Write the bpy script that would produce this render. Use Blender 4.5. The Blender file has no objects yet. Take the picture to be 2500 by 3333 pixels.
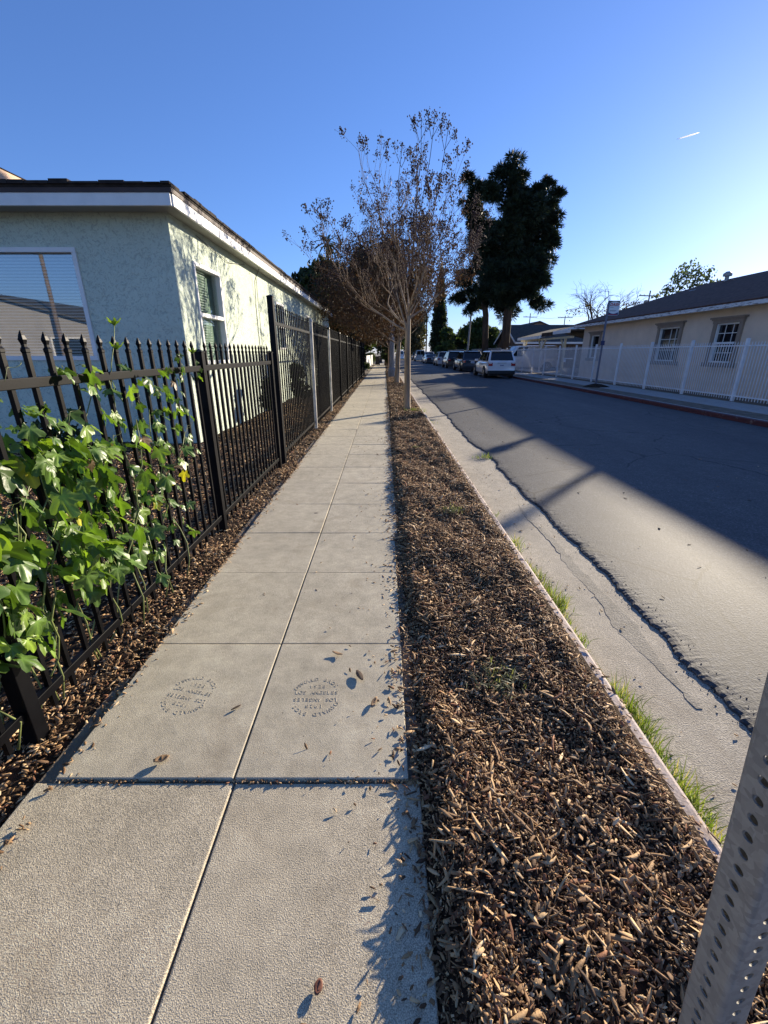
import bpy, math, random
import numpy as np
from mathutils import Vector, Matrix, noise as mnoise
R = math.radians
C = bpy.context.scene
COL = C.collection
SUN_AZ, SUN_EL = 42.3, 13.3           # degrees to the right of straight ahead / above the horizon

# ------------------------------------------------------------------ helpers
BASE = {}
def tag(o, label=None, cat=None, group=None, kind=None):
    if label: o['label'] = label
    if cat: o['category'] = cat
    if group: o['group'] = group
    if kind: o['kind'] = kind
    return o

def thing(name, label, cat, loc=(0, 0, 0), rz=0.0, group=None):
    o = bpy.data.objects.new(name, None); COL.objects.link(o)
    o.empty_display_size = .2
    o.location = loc; o.rotation_euler = (0, 0, rz)
    BASE[o.name] = Vector((0, 0, 0)) if rz else Vector(loc)
    return tag(o, label, cat, group)

def dup(root, loc=None, rz=None, label=None, group=None):
    r = root.copy(); COL.objects.link(r)
    if loc is not None: r.location = loc
    if rz is not None: r.rotation_euler = (0, 0, rz)
    if label: r['label'] = label
    if group: r['group'] = group
    for ch in list(root.children):
        c = ch.copy(); COL.objects.link(c); c.parent = r
        for g in list(ch.children):
            d = g.copy(); COL.objects.link(d); d.parent = c
    return r

def link_mesh(name, me, parent=None, local=False):
    o = bpy.data.objects.new(name, me); COL.objects.link(o)
    if parent is not None:
        o.parent = parent
        b = BASE.get(parent.name, Vector((0, 0, 0)))
        BASE[o.name] = b
        if not local and b.length > 0:
            me.transform(Matrix.Translation(-b))
    else:
        BASE[o.name] = Vector((0, 0, 0))
    return o

class MB:
    def __init__(s): s.v = []; s.f = []
    def add(s, vs, fs):
        n = len(s.v); s.v += [tuple(v) for v in vs]; s.f += [tuple(i + n for i in f) for f in fs]; return s
    def box(s, x0, x1, y0, y1, z0, z1):
        return s.add([(x0,y0,z0),(x1,y0,z0),(x1,y1,z0),(x0,y1,z0),(x0,y0,z1),(x1,y0,z1),(x1,y1,z1),(x0,y1,z1)],
              [(0,3,2,1),(4,5,6,7),(0,1,5,4),(1,2,6,5),(2,3,7,6),(3,0,4,7)])
    def beam(s, a, b, w, h, up=(0,0,1)):
        a = Vector(a); b = Vector(b); d = (b-a).normalized(); u = Vector(up)
        sd = d.cross(u)
        if sd.length < 1e-4: sd = d.cross(Vector((1,0,0)))
        sd.normalize(); u = sd.cross(d).normalized()
        vs = []
        for p in (a, b):
            for i, j in ((-1,-1),(1,-1),(1,1),(-1,1)):
                vs.append(p + sd*(w/2*i) + u*(h/2*j))
        return s.add(vs, [(0,3,2,1),(4,5,6,7),(0,1,5,4),(1,2,6,5),(2,3,7,6),(3,0,4,7)])
    def tube(s, pts, rad, n=6, cap=True):
        pts = [Vector(p) for p in pts]
        if not hasattr(rad, '__len__'): rad = [rad]*len(pts)
        base = len(s.v); prev = None
        for i, p in enumerate(pts):
            d = (pts[min(i+1, len(pts)-1)] - pts[max(i-1, 0)])
            d = d.normalized() if d.length > 1e-9 else Vector((0,0,1))
            if prev is None:
                u = d.cross(Vector((0.13, 0.97, 0.2)))
                if u.length < 1e-3: u = d.cross(Vector((1,0,0)))
            else:
                u = prev - d*prev.dot(d)
                if u.length < 1e-5: u = d.cross(Vector((1,0,0)))
            u.normalize(); prev = u; w = d.cross(u)
            for k in range(n):
                a = 2*math.pi*k/n
                s.v.append(tuple(p + u*(math.cos(a)*rad[i]) + w*(math.sin(a)*rad[i])))
        for i in range(len(pts)-1):
            for k in range(n):
                a = base+i*n+k; b = base+i*n+(k+1) % n
                s.f.append((a, b, b+n, a+n))
        if cap:
            s.f.append(tuple(base+k for k in reversed(range(n))))
            s.f.append(tuple(base+(len(pts)-1)*n+k for k in range(n)))
        return s
    def lathe(s, prof, origin=(0,0,0), axis='z', n=16):
        base = len(s.v); o = Vector(origin)
        for r, h in prof:
            for k in range(n):
                a = 2*math.pi*k/n; c, q = r*math.cos(a), r*math.sin(a)
                s.v.append(tuple(o + (Vector((c,q,h)) if axis == 'z' else Vector((h,c,q)))))
        for i in range(len(prof)-1):
            for k in range(n):
                a = base+i*n+k; b = base+i*n+(k+1) % n
                s.f.append((a, b, b+n, a+n))
        s.f.append(tuple(base+k for k in reversed(range(n))))
        s.f.append(tuple(base+(len(prof)-1)*n+k for k in range(n)))
        return s
    def poly(s, pts): return s.add(pts, [tuple(range(len(pts)))])
    def slab(s, pts, t):              # convex/any polygon thickened along its normal downwards by t
        P = [Vector(p) for p in pts]; n = Vector((0,0,0))
        for i in range(len(P)):
            n += P[i].cross(P[(i+1) % len(P)])
        n.normalize(); m = len(P)
        return s.add(P + [p - n*t for p in P], [tuple(range(m)), tuple(reversed(range(m, 2*m)))] +
              [(i, i+m, (i+1) % m + m, (i+1) % m) for i in range(m)])
    def build(s, name, mat, parent=None, smooth=False, local=False, bevel=0, seg=2):
        me = bpy.data.meshes.new(name); me.from_pydata(s.v, [], s.f); me.validate(); me.update()
        for m in (mat if isinstance(mat, (list, tuple)) else [mat]): me.materials.append(m)
        if smooth: me.shade_smooth()
        o = link_mesh(name, me, parent, local)
        if bevel:
            b = o.modifiers.new('bevel', 'BEVEL'); b.width = bevel; b.segments = seg; b.limit_method = 'ANGLE'; b.angle_limit = R(30)
        return o

def np_mesh(name, V, F, mat, parent=None, col=None, smooth=False):
    """V (n,3) floats, F (m,k) ints with a fixed k, col (n,3) optional vertex colours"""
    me = bpy.data.meshes.new(name)
    V = np.ascontiguousarray(V, dtype=np.float32); F = np.ascontiguousarray(F, dtype=np.int32)
    m, k = F.shape
    me.vertices.add(len(V)); me.vertices.foreach_set('co', V.ravel())
    me.loops.add(m*k); me.loops.foreach_set('vertex_index', F.ravel())
    me.polygons.add(m); me.polygons.foreach_set('loop_start', np.arange(0, m*k, k, dtype=np.int32))
    if col is not None:
        a = me.attributes.new('Col', 'FLOAT_COLOR', 'POINT')
        a.data.foreach_set('color', np.concatenate([col, np.ones((len(col), 1))], 1).astype(np.float32).ravel())
    me.update(calc_edges=True); me.validate()
    if smooth: me.shade_smooth()
    me.materials.append(mat)
    return link_mesh(name, me, parent)

def rotmats(rng, n, yaw=None, pitch=.3, roll=.3):
    a = rng.uniform(0, 2*np.pi, n) if yaw is None else yaw
    b = rng.normal(0, pitch, n); c = rng.normal(0, roll, n)
    ca, sa, cb, sb, cc, sc = np.cos(a), np.sin(a), np.cos(b), np.sin(b), np.cos(c), np.sin(c)
    Z = np.zeros(n); O = np.ones(n)
    Rz = np.stack([ca,-sa,Z, sa,ca,Z, Z,Z,O], 1).reshape(n,3,3)
    Ry = np.stack([cb,Z,sb, Z,O,Z, -sb,Z,cb], 1).reshape(n,3,3)
    Rx = np.stack([O,Z,Z, Z,cc,-sc, Z,sc,cc], 1).reshape(n,3,3)
    return Rz @ Ry @ Rx

def scatter(bv, bf, M, P, cols):
    n = len(P); k = len(bv)
    V = np.einsum('nij,kj->nki', M, bv) + P[:, None, :]
    F = (bf[None] + (np.arange(n)*k)[:, None, None]).reshape(-1, bf.shape[1])
    return V.reshape(-1, 3), F, np.repeat(cols, k, 0)

# ------------------------------------------------------------------ materials
def new_mat(name):
    m = bpy.data.materials.new(name); m.use_nodes = True
    nt = m.node_tree; b = nt.nodes['Principled BSDF']
    return m, nt, b
def node(nt, t, **kw):
    n = nt.nodes.new(t)
    for k, v in kw.items():
        if k in n.inputs: n.inputs[k].default_value = v
        else: setattr(n, k, v)
    return n
def ramp(nt, fac, stops):
    r = nt.nodes.new('ShaderNodeValToRGB'); e = r.color_ramp.elements
    while len(e) < len(stops): e.new(.5)
    for i, (p, c) in enumerate(stops):
        e[i].position = p; e[i].color = (c[0], c[1], c[2], 1) if hasattr(c, '__len__') else (c, c, c, 1)
    nt.links.new(fac, r.inputs[0]); return r
def mixc(nt, fac, a, b, mode='MIX'):
    m = nt.nodes.new('ShaderNodeMix'); m.data_type = 'RGBA'; m.blend_type = mode
    for sock, v in ((m.inputs[0], fac), (m.inputs[6], a), (m.inputs[7], b)):
        if hasattr(v, 'links') or hasattr(v, 'node'): nt.links.new(v, sock)
        else: sock.default_value = v if not hasattr(v, '__len__') else (v[0], v[1], v[2], 1)
    return m.outputs[2]
def coords(nt, scale=(1,1,1)):
    t = nt.nodes.new('ShaderNodeTexCoord'); m = nt.nodes.new('ShaderNodeMapping'); m.inputs['Scale'].default_value = scale
    nt.links.new(t.outputs['Object'], m.inputs[0]); return m.outputs[0]
def noise_tex(nt, vec, scale, detail=4, rough=.55, dist=0):
    n = node(nt, 'ShaderNodeTexNoise', Scale=scale, Detail=detail, Roughness=rough, Distortion=dist)
    nt.links.new(vec, n.inputs['Vector']); return n.outputs[0]
def bump(nt, b, h, strength, dist, prev=None):
    n = node(nt, 'ShaderNodeBump', Strength=strength, Distance=dist)
    nt.links.new(h, n.inputs['Height'])
    if prev is not None: nt.links.new(prev, n.inputs['Normal'])
    nt.links.new(n.outputs[0], b.inputs['Normal']); return n.outputs[0]

def pmat(name, rgb, rough=.6, metal=0, var=.12, vscale=3, bscale=0, bstr=.3, bdist=.004, spec=.5, stretch=(1,1,1), coat=0):
    m, nt, b = new_mat(name); v = coords(nt, stretch)
    n = noise_tex(nt, v, vscale, 6, .6)
    lo = [max(0, c*(1-var*1.6)) for c in rgb]; hi = [min(1, c*(1+var*1.6)) for c in rgb]
    r = ramp(nt, n, [(.3, lo), (.7, hi)])
    nt.links.new(r.outputs[0], b.inputs['Base Color'])
    b.inputs['Roughness'].default_value = rough; b.inputs['Metallic'].default_value = metal
    b.inputs['Specular IOR Level'].default_value = spec
    if coat: b.inputs['Coat Weight'].default_value = coat; b.inputs['Coat Roughness'].default_value = .05
    if bscale: bump(nt, b, noise_tex(nt, v, bscale, 5, .6), bstr, bdist)
    return m

def attr_mat(name, rough=.7, trans=0.0, tcol=(1,1,1), spec=.3, bscale=0, bstr=.3):
    m, nt, b = new_mat(name)
    a = node(nt, 'ShaderNodeAttribute', attribute_name='Col')
    nt.links.new(a.outputs['Color'], b.inputs['Base Color'])
    b.inputs['Roughness'].default_value = rough; b.inputs['Specular IOR Level'].default_value = spec
    if bscale:
        bump(nt, b, noise_tex(nt, coords(nt), bscale, 3), bstr, .004)
    if trans:
        t = nt.nodes.new('ShaderNodeBsdfTranslucent'); mx = nt.nodes.new('ShaderNodeMixShader'); mx.inputs[0].default_value = trans
        c = mixc(nt, 1.0, a.outputs['Color'], tcol, 'MULTIPLY'); nt.links.new(c, t.inputs[0])
        nt.links.new(b.outputs[0], mx.inputs[1]); nt.links.new(t.outputs[0], mx.inputs[2])
        nt.links.new(mx.outputs[0], nt.nodes['Material Output'].inputs[0])
    return m

def cracks(nt, v, scale, width, thr):
    n = node(nt, 'ShaderNodeTexNoise', Scale=3.0, Detail=5.0); nt.links.new(v, n.inputs['Vector'])
    w = mixc(nt, .16, v, n.outputs[1]); vo = node(nt, 'ShaderNodeTexVoronoi', Scale=scale, feature='DISTANCE_TO_EDGE'); nt.links.new(w, vo.inputs['Vector'])
    a = ramp(nt, vo.outputs['Distance'], [(width*.5, 1), (width, 0)]).outputs[0]
    k = ramp(nt, noise_tex(nt, v, .7, 2), [(thr, 0), (thr+.04, 1)]).outputs[0]
    m = node(nt, 'ShaderNodeMath', operation='MULTIPLY'); nt.links.new(a, m.inputs[0]); nt.links.new(k, m.inputs[1]); return m.outputs[0]
def concrete(name, rgb, grain=260, gstr=.5, speck=.5, spots=True, stain=(.10,.085,.07)):
    m, nt, b = new_mat(name); v = coords(nt)
    big = noise_tex(nt, v, 1.3, 6, .62); mid = noise_tex(nt, v, 9, 5, .7); fine = noise_tex(nt, v, grain, 2, .6)
    c = ramp(nt, big, [(.25, [x*.78 for x in rgb]), (.5, rgb), (.75, [min(1, x*1.13) for x in rgb])]).outputs[0]
    c = mixc(nt, .35, c, ramp(nt, mid, [(.3, .25), (.7, .75)]).outputs[0], 'OVERLAY')
    c = mixc(nt, speck, c, ramp(nt, fine, [(.28, .12), (.5, .5), (.72, .95)]).outputs[0], 'OVERLAY')
    if spots:
        vo = node(nt, 'ShaderNodeTexVoronoi', Scale=2.3, Randomness=1.0); nt.links.new(v, vo.inputs['Vector'])
        c = mixc(nt, ramp(nt, vo.outputs['Distance'], [(.035, .8), (.055, 0)]).outputs[0], c, stain)
        vs = node(nt, 'ShaderNodeTexVoronoi', Scale=14, Randomness=1.0); nt.links.new(v, vs.inputs['Vector'])
        c = mixc(nt, ramp(nt, vs.outputs['Distance'], [(.03, .7), (.06, 0)]).outputs[0], c, stain)
    st_ = noise_tex(nt, v, 2.6, 7, .7, .6)
    c = mixc(nt, ramp(nt, st_, [(.52, 0), (.72, .5)]).outputs[0], c, [x*q for x, q in zip(rgb, (.62,.56,.50))])
    if spots: c = mixc(nt, cracks(nt, v, .8, .005, .60), c, [x*.35 for x in rgb])
    nt.links.new(c, b.inputs['Base Color']); b.inputs['Roughness'].default_value = .85
    p = bump(nt, b, fine, gstr, .0035)
    bump(nt, b, mid, .25, .006, p)
    return m

def stucco(name, rgb, dirt):
    m, nt, b = new_mat(name); v = coords(nt)
    w = noise_tex(nt, v, 15, 6, .6, 1.8)
    big = noise_tex(nt, v, .9, 5, .6)
    ridge = ramp(nt, w, [(.40, 0), (.47, .85), (.56, 1), (.66, .6)]).outputs[0]
    c = ramp(nt, big, [(.3, [x*.88 for x in rgb]), (.7, rgb)]).outputs[0]
    groove = ramp(nt, w, [(.36, .55), (.45, 0)]).outputs[0]
    c = mixc(nt, groove, c, dirt)
    nt.links.new(c, b.inputs['Base Color']); b.inputs['Roughness'].default_value = .9
    b.inputs['Specular IOR Level'].default_value = .2
    p = bump(nt, b, ridge, .55, .02)
    bump(nt, b, noise_tex(nt, v, 70, 3), .3, .004, p)
    return m

def glass(name, tint=(.9,.95,.95), ior=1.5, boost=0.0):
    m, nt, b = new_mat(name); nt.nodes.remove(b)
    t = node(nt, 'ShaderNodeBsdfTransparent', Color=(*tint, 1)); g = node(nt, 'ShaderNodeBsdfGlossy', Roughness=.015)
    fr = node(nt, 'ShaderNodeFresnel', IOR=ior)
    ad = node(nt, 'ShaderNodeMath', operation='ADD'); ad.inputs[1].default_value = boost; ad.use_clamp = True
    nt.links.new(fr.outputs[0], ad.inputs[0])
    ge = nt.nodes.new('ShaderNodeNewGeometry'); iv = node(nt, 'ShaderNodeMath', operation='SUBTRACT'); iv.inputs[0].default_value = 1; nt.links.new(ge.outputs['Backfacing'], iv.inputs[1])
    mu = node(nt, 'ShaderNodeMath', operation='MULTIPLY'); nt.links.new(ad.outputs[0], mu.inputs[0]); nt.links.new(iv.outputs[0], mu.inputs[1])
    mx = nt.nodes.new('ShaderNodeMixShader')
    nt.links.new(mu.outputs[0], mx.inputs[0]); nt.links.new(t.outputs[0], mx.inputs[1]); nt.links.new(g.outputs[0], mx.inputs[2])
    nt.links.new(mx.outputs[0], nt.nodes['Material Output'].inputs[0])
    return m

M = {}
M['walk_near'] = concrete('exposed_aggregate_concrete', (.49,.42,.295), 300, .6, .8)
M['walk'] = concrete('sidewalk_concrete', (.49,.43,.31), 320, .4, .5)
M['walk_far'] = concrete('far_concrete', (.36,.36,.34), 60, .3, .3, False)
M['kerb'] = concrete('kerb_concrete', (.50,.41,.35), 120, .4, .4, False)
M['gutter'] = concrete('gutter_concrete', (.36,.315,.24), 150, .9, .6, True)
def kerb_red():
    m, nt, b = new_mat('worn_red_kerb_paint'); v = coords(nt)
    n = noise_tex(nt, v, 6, 6, .7)
    c = mixc(nt, ramp(nt, n, [(.58, 0), (.70, .9)]).outputs[0], (.085,.017,.018), (.20,.13,.12))
    nt.links.new(c, b.inputs['Base Color']); b.inputs['Roughness'].default_value = .7
    bump(nt, b, noise_tex(nt, v, 50, 4), .4, .004); return m
M['kerb_red'] = kerb_red()
def asphalt():
    m, nt, b = new_mat('asphalt'); v = coords(nt)
    big = noise_tex(nt, coords(nt, (.8,.12,1)), 1.4, 6, .6); mid = noise_tex(nt, v, 5, 5, .65)
    vo = node(nt, 'ShaderNodeTexVoronoi', Scale=85); nt.links.new(v, vo.inputs['Vector'])
    fine = noise_tex(nt, v, 170, 3, .7)
    c = ramp(nt, big, [(.3, (.048,.049,.051)), (.55, (.066,.066,.067)), (.75, (.092,.090,.086))]).outputs[0]
    c = mixc(nt, .5, c, ramp(nt, mid, [(.3, .3), (.7, .7)]).outputs[0], 'OVERLAY')
    sep = nt.nodes.new('ShaderNodeSeparateColor'); nt.links.new(vo.outputs['Color'], sep.inputs[0])
    c = mixc(nt, .75, c, ramp(nt, sep.outputs[0], [(.0, .18), (.55, .42), (.85, .62), (1.0, .98)]).outputs[0], 'OVERLAY')
    c = mixc(nt, .4, c, ramp(nt, fine, [(.3, .15), (.7, .9)]).outputs[0], 'OVERLAY')
    c = mixc(nt, ramp(nt, noise_tex(nt, v, 1.1, 6, .7, .8), [(.58, 0), (.74, .55)]).outputs[0], c, (.028,.028,.030))
    c = mixc(nt, cracks(nt, v, .55, .007, .45), c, (.012,.012,.013))
    nt.links.new(c, b.inputs['Base Color']); b.inputs['Roughness'].default_value = .72
    b.inputs['Specular IOR Level'].default_value = .42
    p = bump(nt, b, vo.outputs['Distance'], .28, .003)
    bump(nt, b, fine, .35, .002, p); return m
M['asphalt'] = asphalt()
M['patch'] = concrete('worn_asphalt_skim', (.27,.24,.185), 110, .9, .6, False)
M['soil'] = pmat('dark_mulch_soil', (.045,.029,.019), .95, 0, .4, 20, 60, .9, .012, .1)
M['dirt'] = pmat('dry_dirt', (.20,.165,.125), .95, 0, .25, 4, 30, .6, .01, .1)
M['ground'] = pmat('far_ground', (.15,.14,.105), .95, 0, .3, .4, 0)
M['chip'] = attr_mat('wood_chips', .75, 0, spec=.35, bscale=160, bstr=.4)
M['grass'] = attr_mat('grass_blades', .5, .5, (1.2,1.2,.5))
M['leaf'] = attr_mat('vine_leaves', .40, .34, (1.25,1.3,.45), spec=.5, bscale=60, bstr=.25)
M['foliage'] = attr_mat('tree_leaves', .6, .36, (1.1,1.15,.5))
M['needles'] = attr_mat('pine_needles', .6, .12, (1,1.05,.6))
M['dryleaf'] = attr_mat('dry_brown_leaves', .75, .18, (1.1,.9,.6))
M['stem'] = pmat('green_vine_stem', (.17,.20,.06), .5, 0, .2, 30)
M['bark'] = pmat('pale_smooth_bark', (.30,.22,.15), .75, 0, .3, 5, 22, .5, .01, .2, (1,1,.2))
M['twig'] = pmat('brown_twigs', (.13,.085,.06), .8, 0, .25, 4, 0, spec=.2)
M['seed'] = pmat('dark_seed_heads', (.060,.036,.038), .8, 0, .3, 9, 0, spec=.2)
M['pinebark'] = pmat('dark_pine_bark', (.075,.055,.04), .9, 0, .3, 4, 9, .9, .05, .1, (1,1,.25))
M['black_metal'] = pmat('black_painted_metal', (.005,.005,.006), .36, 0, .2, 8, 90, .1, .001, .10)
M['galv'] = pmat('galvanised_steel', (.34,.335,.32), .55, .45, .14, 40, 160, .15, .0008)
def galv2():
    m, nt, b = new_mat('mottled_galvanised_post'); v = coords(nt)
    vo = node(nt, 'ShaderNodeTexVoronoi', Scale=130); nt.links.new(v, vo.inputs['Vector']); sp = nt.nodes.new('ShaderNodeSeparateColor'); nt.links.new(vo.outputs['Color'], sp.inputs[0])
    c = ramp(nt, sp.outputs[0], [(0, (.27,.26,.235)), (1, (.39,.375,.335))]).outputs[0]
    c = mixc(nt, ramp(nt, noise_tex(nt, v, 22, 6, .7), [(.55, 0), (.72, .55)]).outputs[0], c, (.20,.19,.17))
    c = mixc(nt, ramp(nt, noise_tex(nt, coords(nt, (60,60,3)), 3, 5, .7), [(.62, 0), (.70, .6)]).outputs[0], c, (.46,.45,.43))
    c = mixc(nt, ramp(nt, noise_tex(nt, v, 9, 6, .75, 1), [(.66, 0), (.72, .7)]).outputs[0], c, (.16,.085,.045))
    nt.links.new(c, b.inputs['Base Color']); b.inputs['Metallic'].default_value = .4; b.inputs['Roughness'].default_value = .55
    bump(nt, b, noise_tex(nt, v, 220, 3), .2, .0006); return m
M['galv_post'] = galv2()
M['greypost'] = pmat('sunlit_grey_post', (.55,.52,.45), .7, .1, .25, 6, 30, .3, .002)  # grey posts, paler in colour to stand in for reflected sun
M['lamp_pole'] = pmat('grey_concrete_pole', (.30,.30,.29), .8, 0, .12, 5, 60, .3, .003)
M['white_metal'] = pmat('white_painted_metal', (.74,.76,.78), .45, 0, .08, 3)
M['bluepole'] = pmat('blue_grey_painted_pole', (.16,.165,.215), .5, .2, .15, 4)
M['stucco_green'] = stucco('pale_green_stucco', (.66,.74,.61), (.30,.34,.29))
M['stucco_cream'] = pmat('cream_stucco', (.70,.57,.44), .9, 0, .06, 1.2, 45, .35, .006, .2)
M['stucco_grey'] = pmat('grey_stucco', (.34,.33,.32), .9, 0, .08, 1, 30, .3, .006, .2)
M['stucco_tan'] = pmat('tan_stucco', (.48,.40,.33), .9, 0, .08, 1, 30, .3, .006, .2)
M['stucco_brown'] = pmat('brown_brick', (.16,.105,.065), .9, 0, .2, 4, 18, .5, .01, .2)
M['trim_brown'] = pmat('taupe_window_trim', (.27,.215,.165), .85, 0, .08, 3, 40, .3, .003)
def peel():
    m, nt, b = new_mat('peeling_white_fascia'); v = coords(nt, (1,1,1))
    n = noise_tex(nt, coords(nt, (1,1.2,7)), 3.2, 6, .7)
    c = mixc(nt, ramp(nt, n, [(.50, 0), (.60, 1)]).outputs[0], (.66,.67,.66), (.22,.22,.21))
    nt.links.new(c, b.inputs['Base Color']); b.inputs['Roughness'].default_value = .8; return m
M['peel'] = peel()
M['white_paint'] = pmat('white_painted_wood', (.80,.80,.77), .6, 0, .05, 2.5, 20, .15, .002)
M['cream_wood'] = pmat('cream_painted_timber', (.66,.56,.34), .7, 0, .1, 3)
M['grey_boards'] = pmat('weathered_grey_boards', (.36,.33,.30), .9, 0, .2, 2.5, 8, .5, .01, .2, (6,6,.4))
def shingles(name, rgb):
    m, nt, b = new_mat(name); v = coords(nt)
    br = node(nt, 'ShaderNodeTexNoise', Scale=7.0, Detail=6.0); nt.links.new(v, br.inputs['Vector'])
    w = node(nt, 'ShaderNodeTexWave', Scale=2.2, Distortion=1.2, wave_type='BANDS', bands_direction='Z'); nt.links.new(v, w.inputs['Vector'])
    c = ramp(nt, br.outputs[0], [(.3, [x*.6 for x in rgb]), (.7, [x*1.35 for x in rgb])]).outputs[0]
    nt.links.new(c, b.inputs['Base Color']); b.inputs['Roughness'].default_value = .9
    b.inputs['Specular IOR Level'].default_value = .2
    p = bump(nt, b, w.outputs[0], .25, .008); bump(nt, b, br.outputs[0], .25, .008, p); return m
M['shingle_dark'] = shingles('dark_asphalt_shingles', (.040,.033,.030))
M['shingle_brown'] = shingles('brown_asphalt_shingles', (.115,.064,.046))
M['shingle_grey'] = shingles('grey_asphalt_shingles', (.085,.08,.072))
M['brown_trim'] = pmat('dark_brown_drip_edge', (.060,.038,.034), .7, 0, .2, 3)
M['soffit'] = pmat('grey_soffit', (.33,.33,.29), .85, 0, .1, 2)
M['frame'] = pmat('white_vinyl_frame', (.78,.78,.75), .45, 0, .04, 3)
M['blind'] = pmat('pale_blind_slats', (.62,.62,.58), .6, 0, .05, 3)
M['glass_big'] = glass('reflective_window_glass', (.80,.88,.9), 1.5, .26)
M['glass'] = glass('window_glass', (.85,.9,.88), 1.45, .05)
M['dark_in'] = pmat('dark_interior', (.022,.024,.028), .9, 0, .2, 2)
M['darkglass'] = pmat('dark_tinted_glass', (.010,.012,.016), .06, 0, .1, 2, spec=.7)
M['tyre'] = pmat('tyre_rubber', (.014,.014,.014), .85, 0, .15, 9)
M['rim'] = pmat('alloy_rim', (.50,.50,.50), .3, .9, .06, 6)
M['black_plastic'] = pmat('black_plastic', (.012,.012,.013), .6, 0, .15, 5)
M['taillight'] = pmat('red_tail_lamp', (.35,.012,.015), .18, 0, .15, 9, coat=.8)
M['clearlight'] = pmat('clear_lamp', (.75,.70,.66), .15, 0, .1, 9, coat=.8)
M['plate'] = pmat('licence_plate_white', (.72,.72,.72), .4, 0, .04, 9)
M['plateblue'] = pmat('licence_plate_characters', (.05,.07,.22), .5, 0, .1, 9)
def paint(name, rgb): return pmat(name, rgb, .28, .05, .03, 2, coat=1.0)
M['p_white'] = paint('white_car_paint', (.76,.77,.78)); M['p_black'] = paint('black_car_paint', (.012,.013,.016))
M['p_slate'] = paint('dark_slate_car_paint', (.035,.045,.060)); M['p_silver'] = paint('silver_car_paint', (.52,.56,.60))
M['p_dark'] = paint('dark_grey_car_paint', (.045,.042,.045)); M['p_green'] = paint('dark_green_car_paint', (.02,.03,.025))
M['p_tan'] = paint('pale_grey_van_paint', (.55,.55,.52))
M['wood_pole'] = pmat('weathered_utility_pole', (.14,.11,.09), .9, 0, .2, 4)
M['sign_white'] = pmat('white_sign_face', (.80,.81,.80), .45, 0, .03, 3)
M['sign_navy'] = pmat('navy_sign_band', (.030,.040,.115), .45, 0, .05, 3)
M['sign_green'] = pmat('dark_teal_sign_band', (.055,.085,.085), .45, 0, .05, 3)
M['sign_red'] = pmat('red_sign_lettering', (.50,.030,.035), .45, 0, .05, 3)
M['bin_black'] = pmat('black_bin_plastic', (.018,.018,.02), .5, 0, .1, 4)
M['wire'] = pmat('black_cable', (.015,.015,.015), .6, 0, .1, 4)
M['stampmat'] = pmat('dark_stamp_letters', (.45,.395,.29), .95, 0, .25, 60, 200, .5, .002)  # raised letters, slightly darker than the slab
M['cloud'], _nt, _b = new_mat('contrail_ice')
_t = node(_nt, 'ShaderNodeBsdfTranslucent', Color=(1,1,1,1)); _nt.links.new(_t.outputs[0], _nt.nodes['Material Output'].inputs[0])

# ------------------------------------------------------------------ camera, world, sun
cam = bpy.data.cameras.new('camera'); co = bpy.data.objects.new('camera', cam); COL.objects.link(co)
cam.sensor_width = 36; cam.lens = 36*1400/3333; cam.clip_start = .03; cam.clip_end = 20000
co.location = (0, 0, 1.5); co.rotation_euler = (R(90-20.3), 0, 0)
C.camera = co
W = bpy.data.worlds.new('World'); C.world = W; W.use_nodes = True
nt = W.node_tree; bg = nt.nodes['Background']
sky = nt.nodes.new('ShaderNodeTexSky'); sky.sky_type = 'NISHITA'; sky.sun_disc = False
sky.sun_elevation = R(SUN_EL); sky.sun_rotation = R(SUN_AZ)
sky.altitude = 100; sky.air_density = 1.0; sky.dust_density = .22; sky.ozone_density = 6
gm = nt.nodes.new('ShaderNodeGamma'); gm.inputs[1].default_value = .85; nt.links.new(sky.outputs[0], gm.inputs[0])
nt.links.new(mixc(nt, 1.0, gm.outputs[0], (.88,.875,1.12), 'MULTIPLY'), bg.inputs[0]); bg.inputs[1].default_value = .116
sl = bpy.data.lights.new('sun', 'SUN'); sl.energy = 5.0; sl.angle = R(.5); sl.color = (1.0, .87, .68)
so = bpy.data.objects.new('sun', sl); COL.objects.link(so)
sd = Vector((math.sin(R(SUN_AZ))*math.cos(R(SUN_EL)), math.cos(R(SUN_AZ))*math.cos(R(SUN_EL)), math.sin(R(SUN_EL))))
so.rotation_euler = sd.to_track_quat('Z', 'Y').to_euler()
C.view_settings.view_transform = 'Standard'; C.view_settings.look = 'None'
C.view_settings.exposure = 1.05; C.view_settings.gamma = 1.0
C.cycles.max_bounces = 6; C.cycles.transparent_max_bounces = 12
C.cycles.use_denoising = True

# ------------------------------------------------------------------ the setting
def st(name, mb, mat, **kw): return tag(mb.build(name, mat, **kw), kind='structure')
st('ground', MB().poly([(-3000,-3000,-.2),(3000,-3000,-.2),(3000,3000,-.2),(-3000,3000,-.2)]), M['ground'])
st('far_land', MB().box(-60, -1.24, 34.0, 260, -.19, -.012), M['dirt'])
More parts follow.
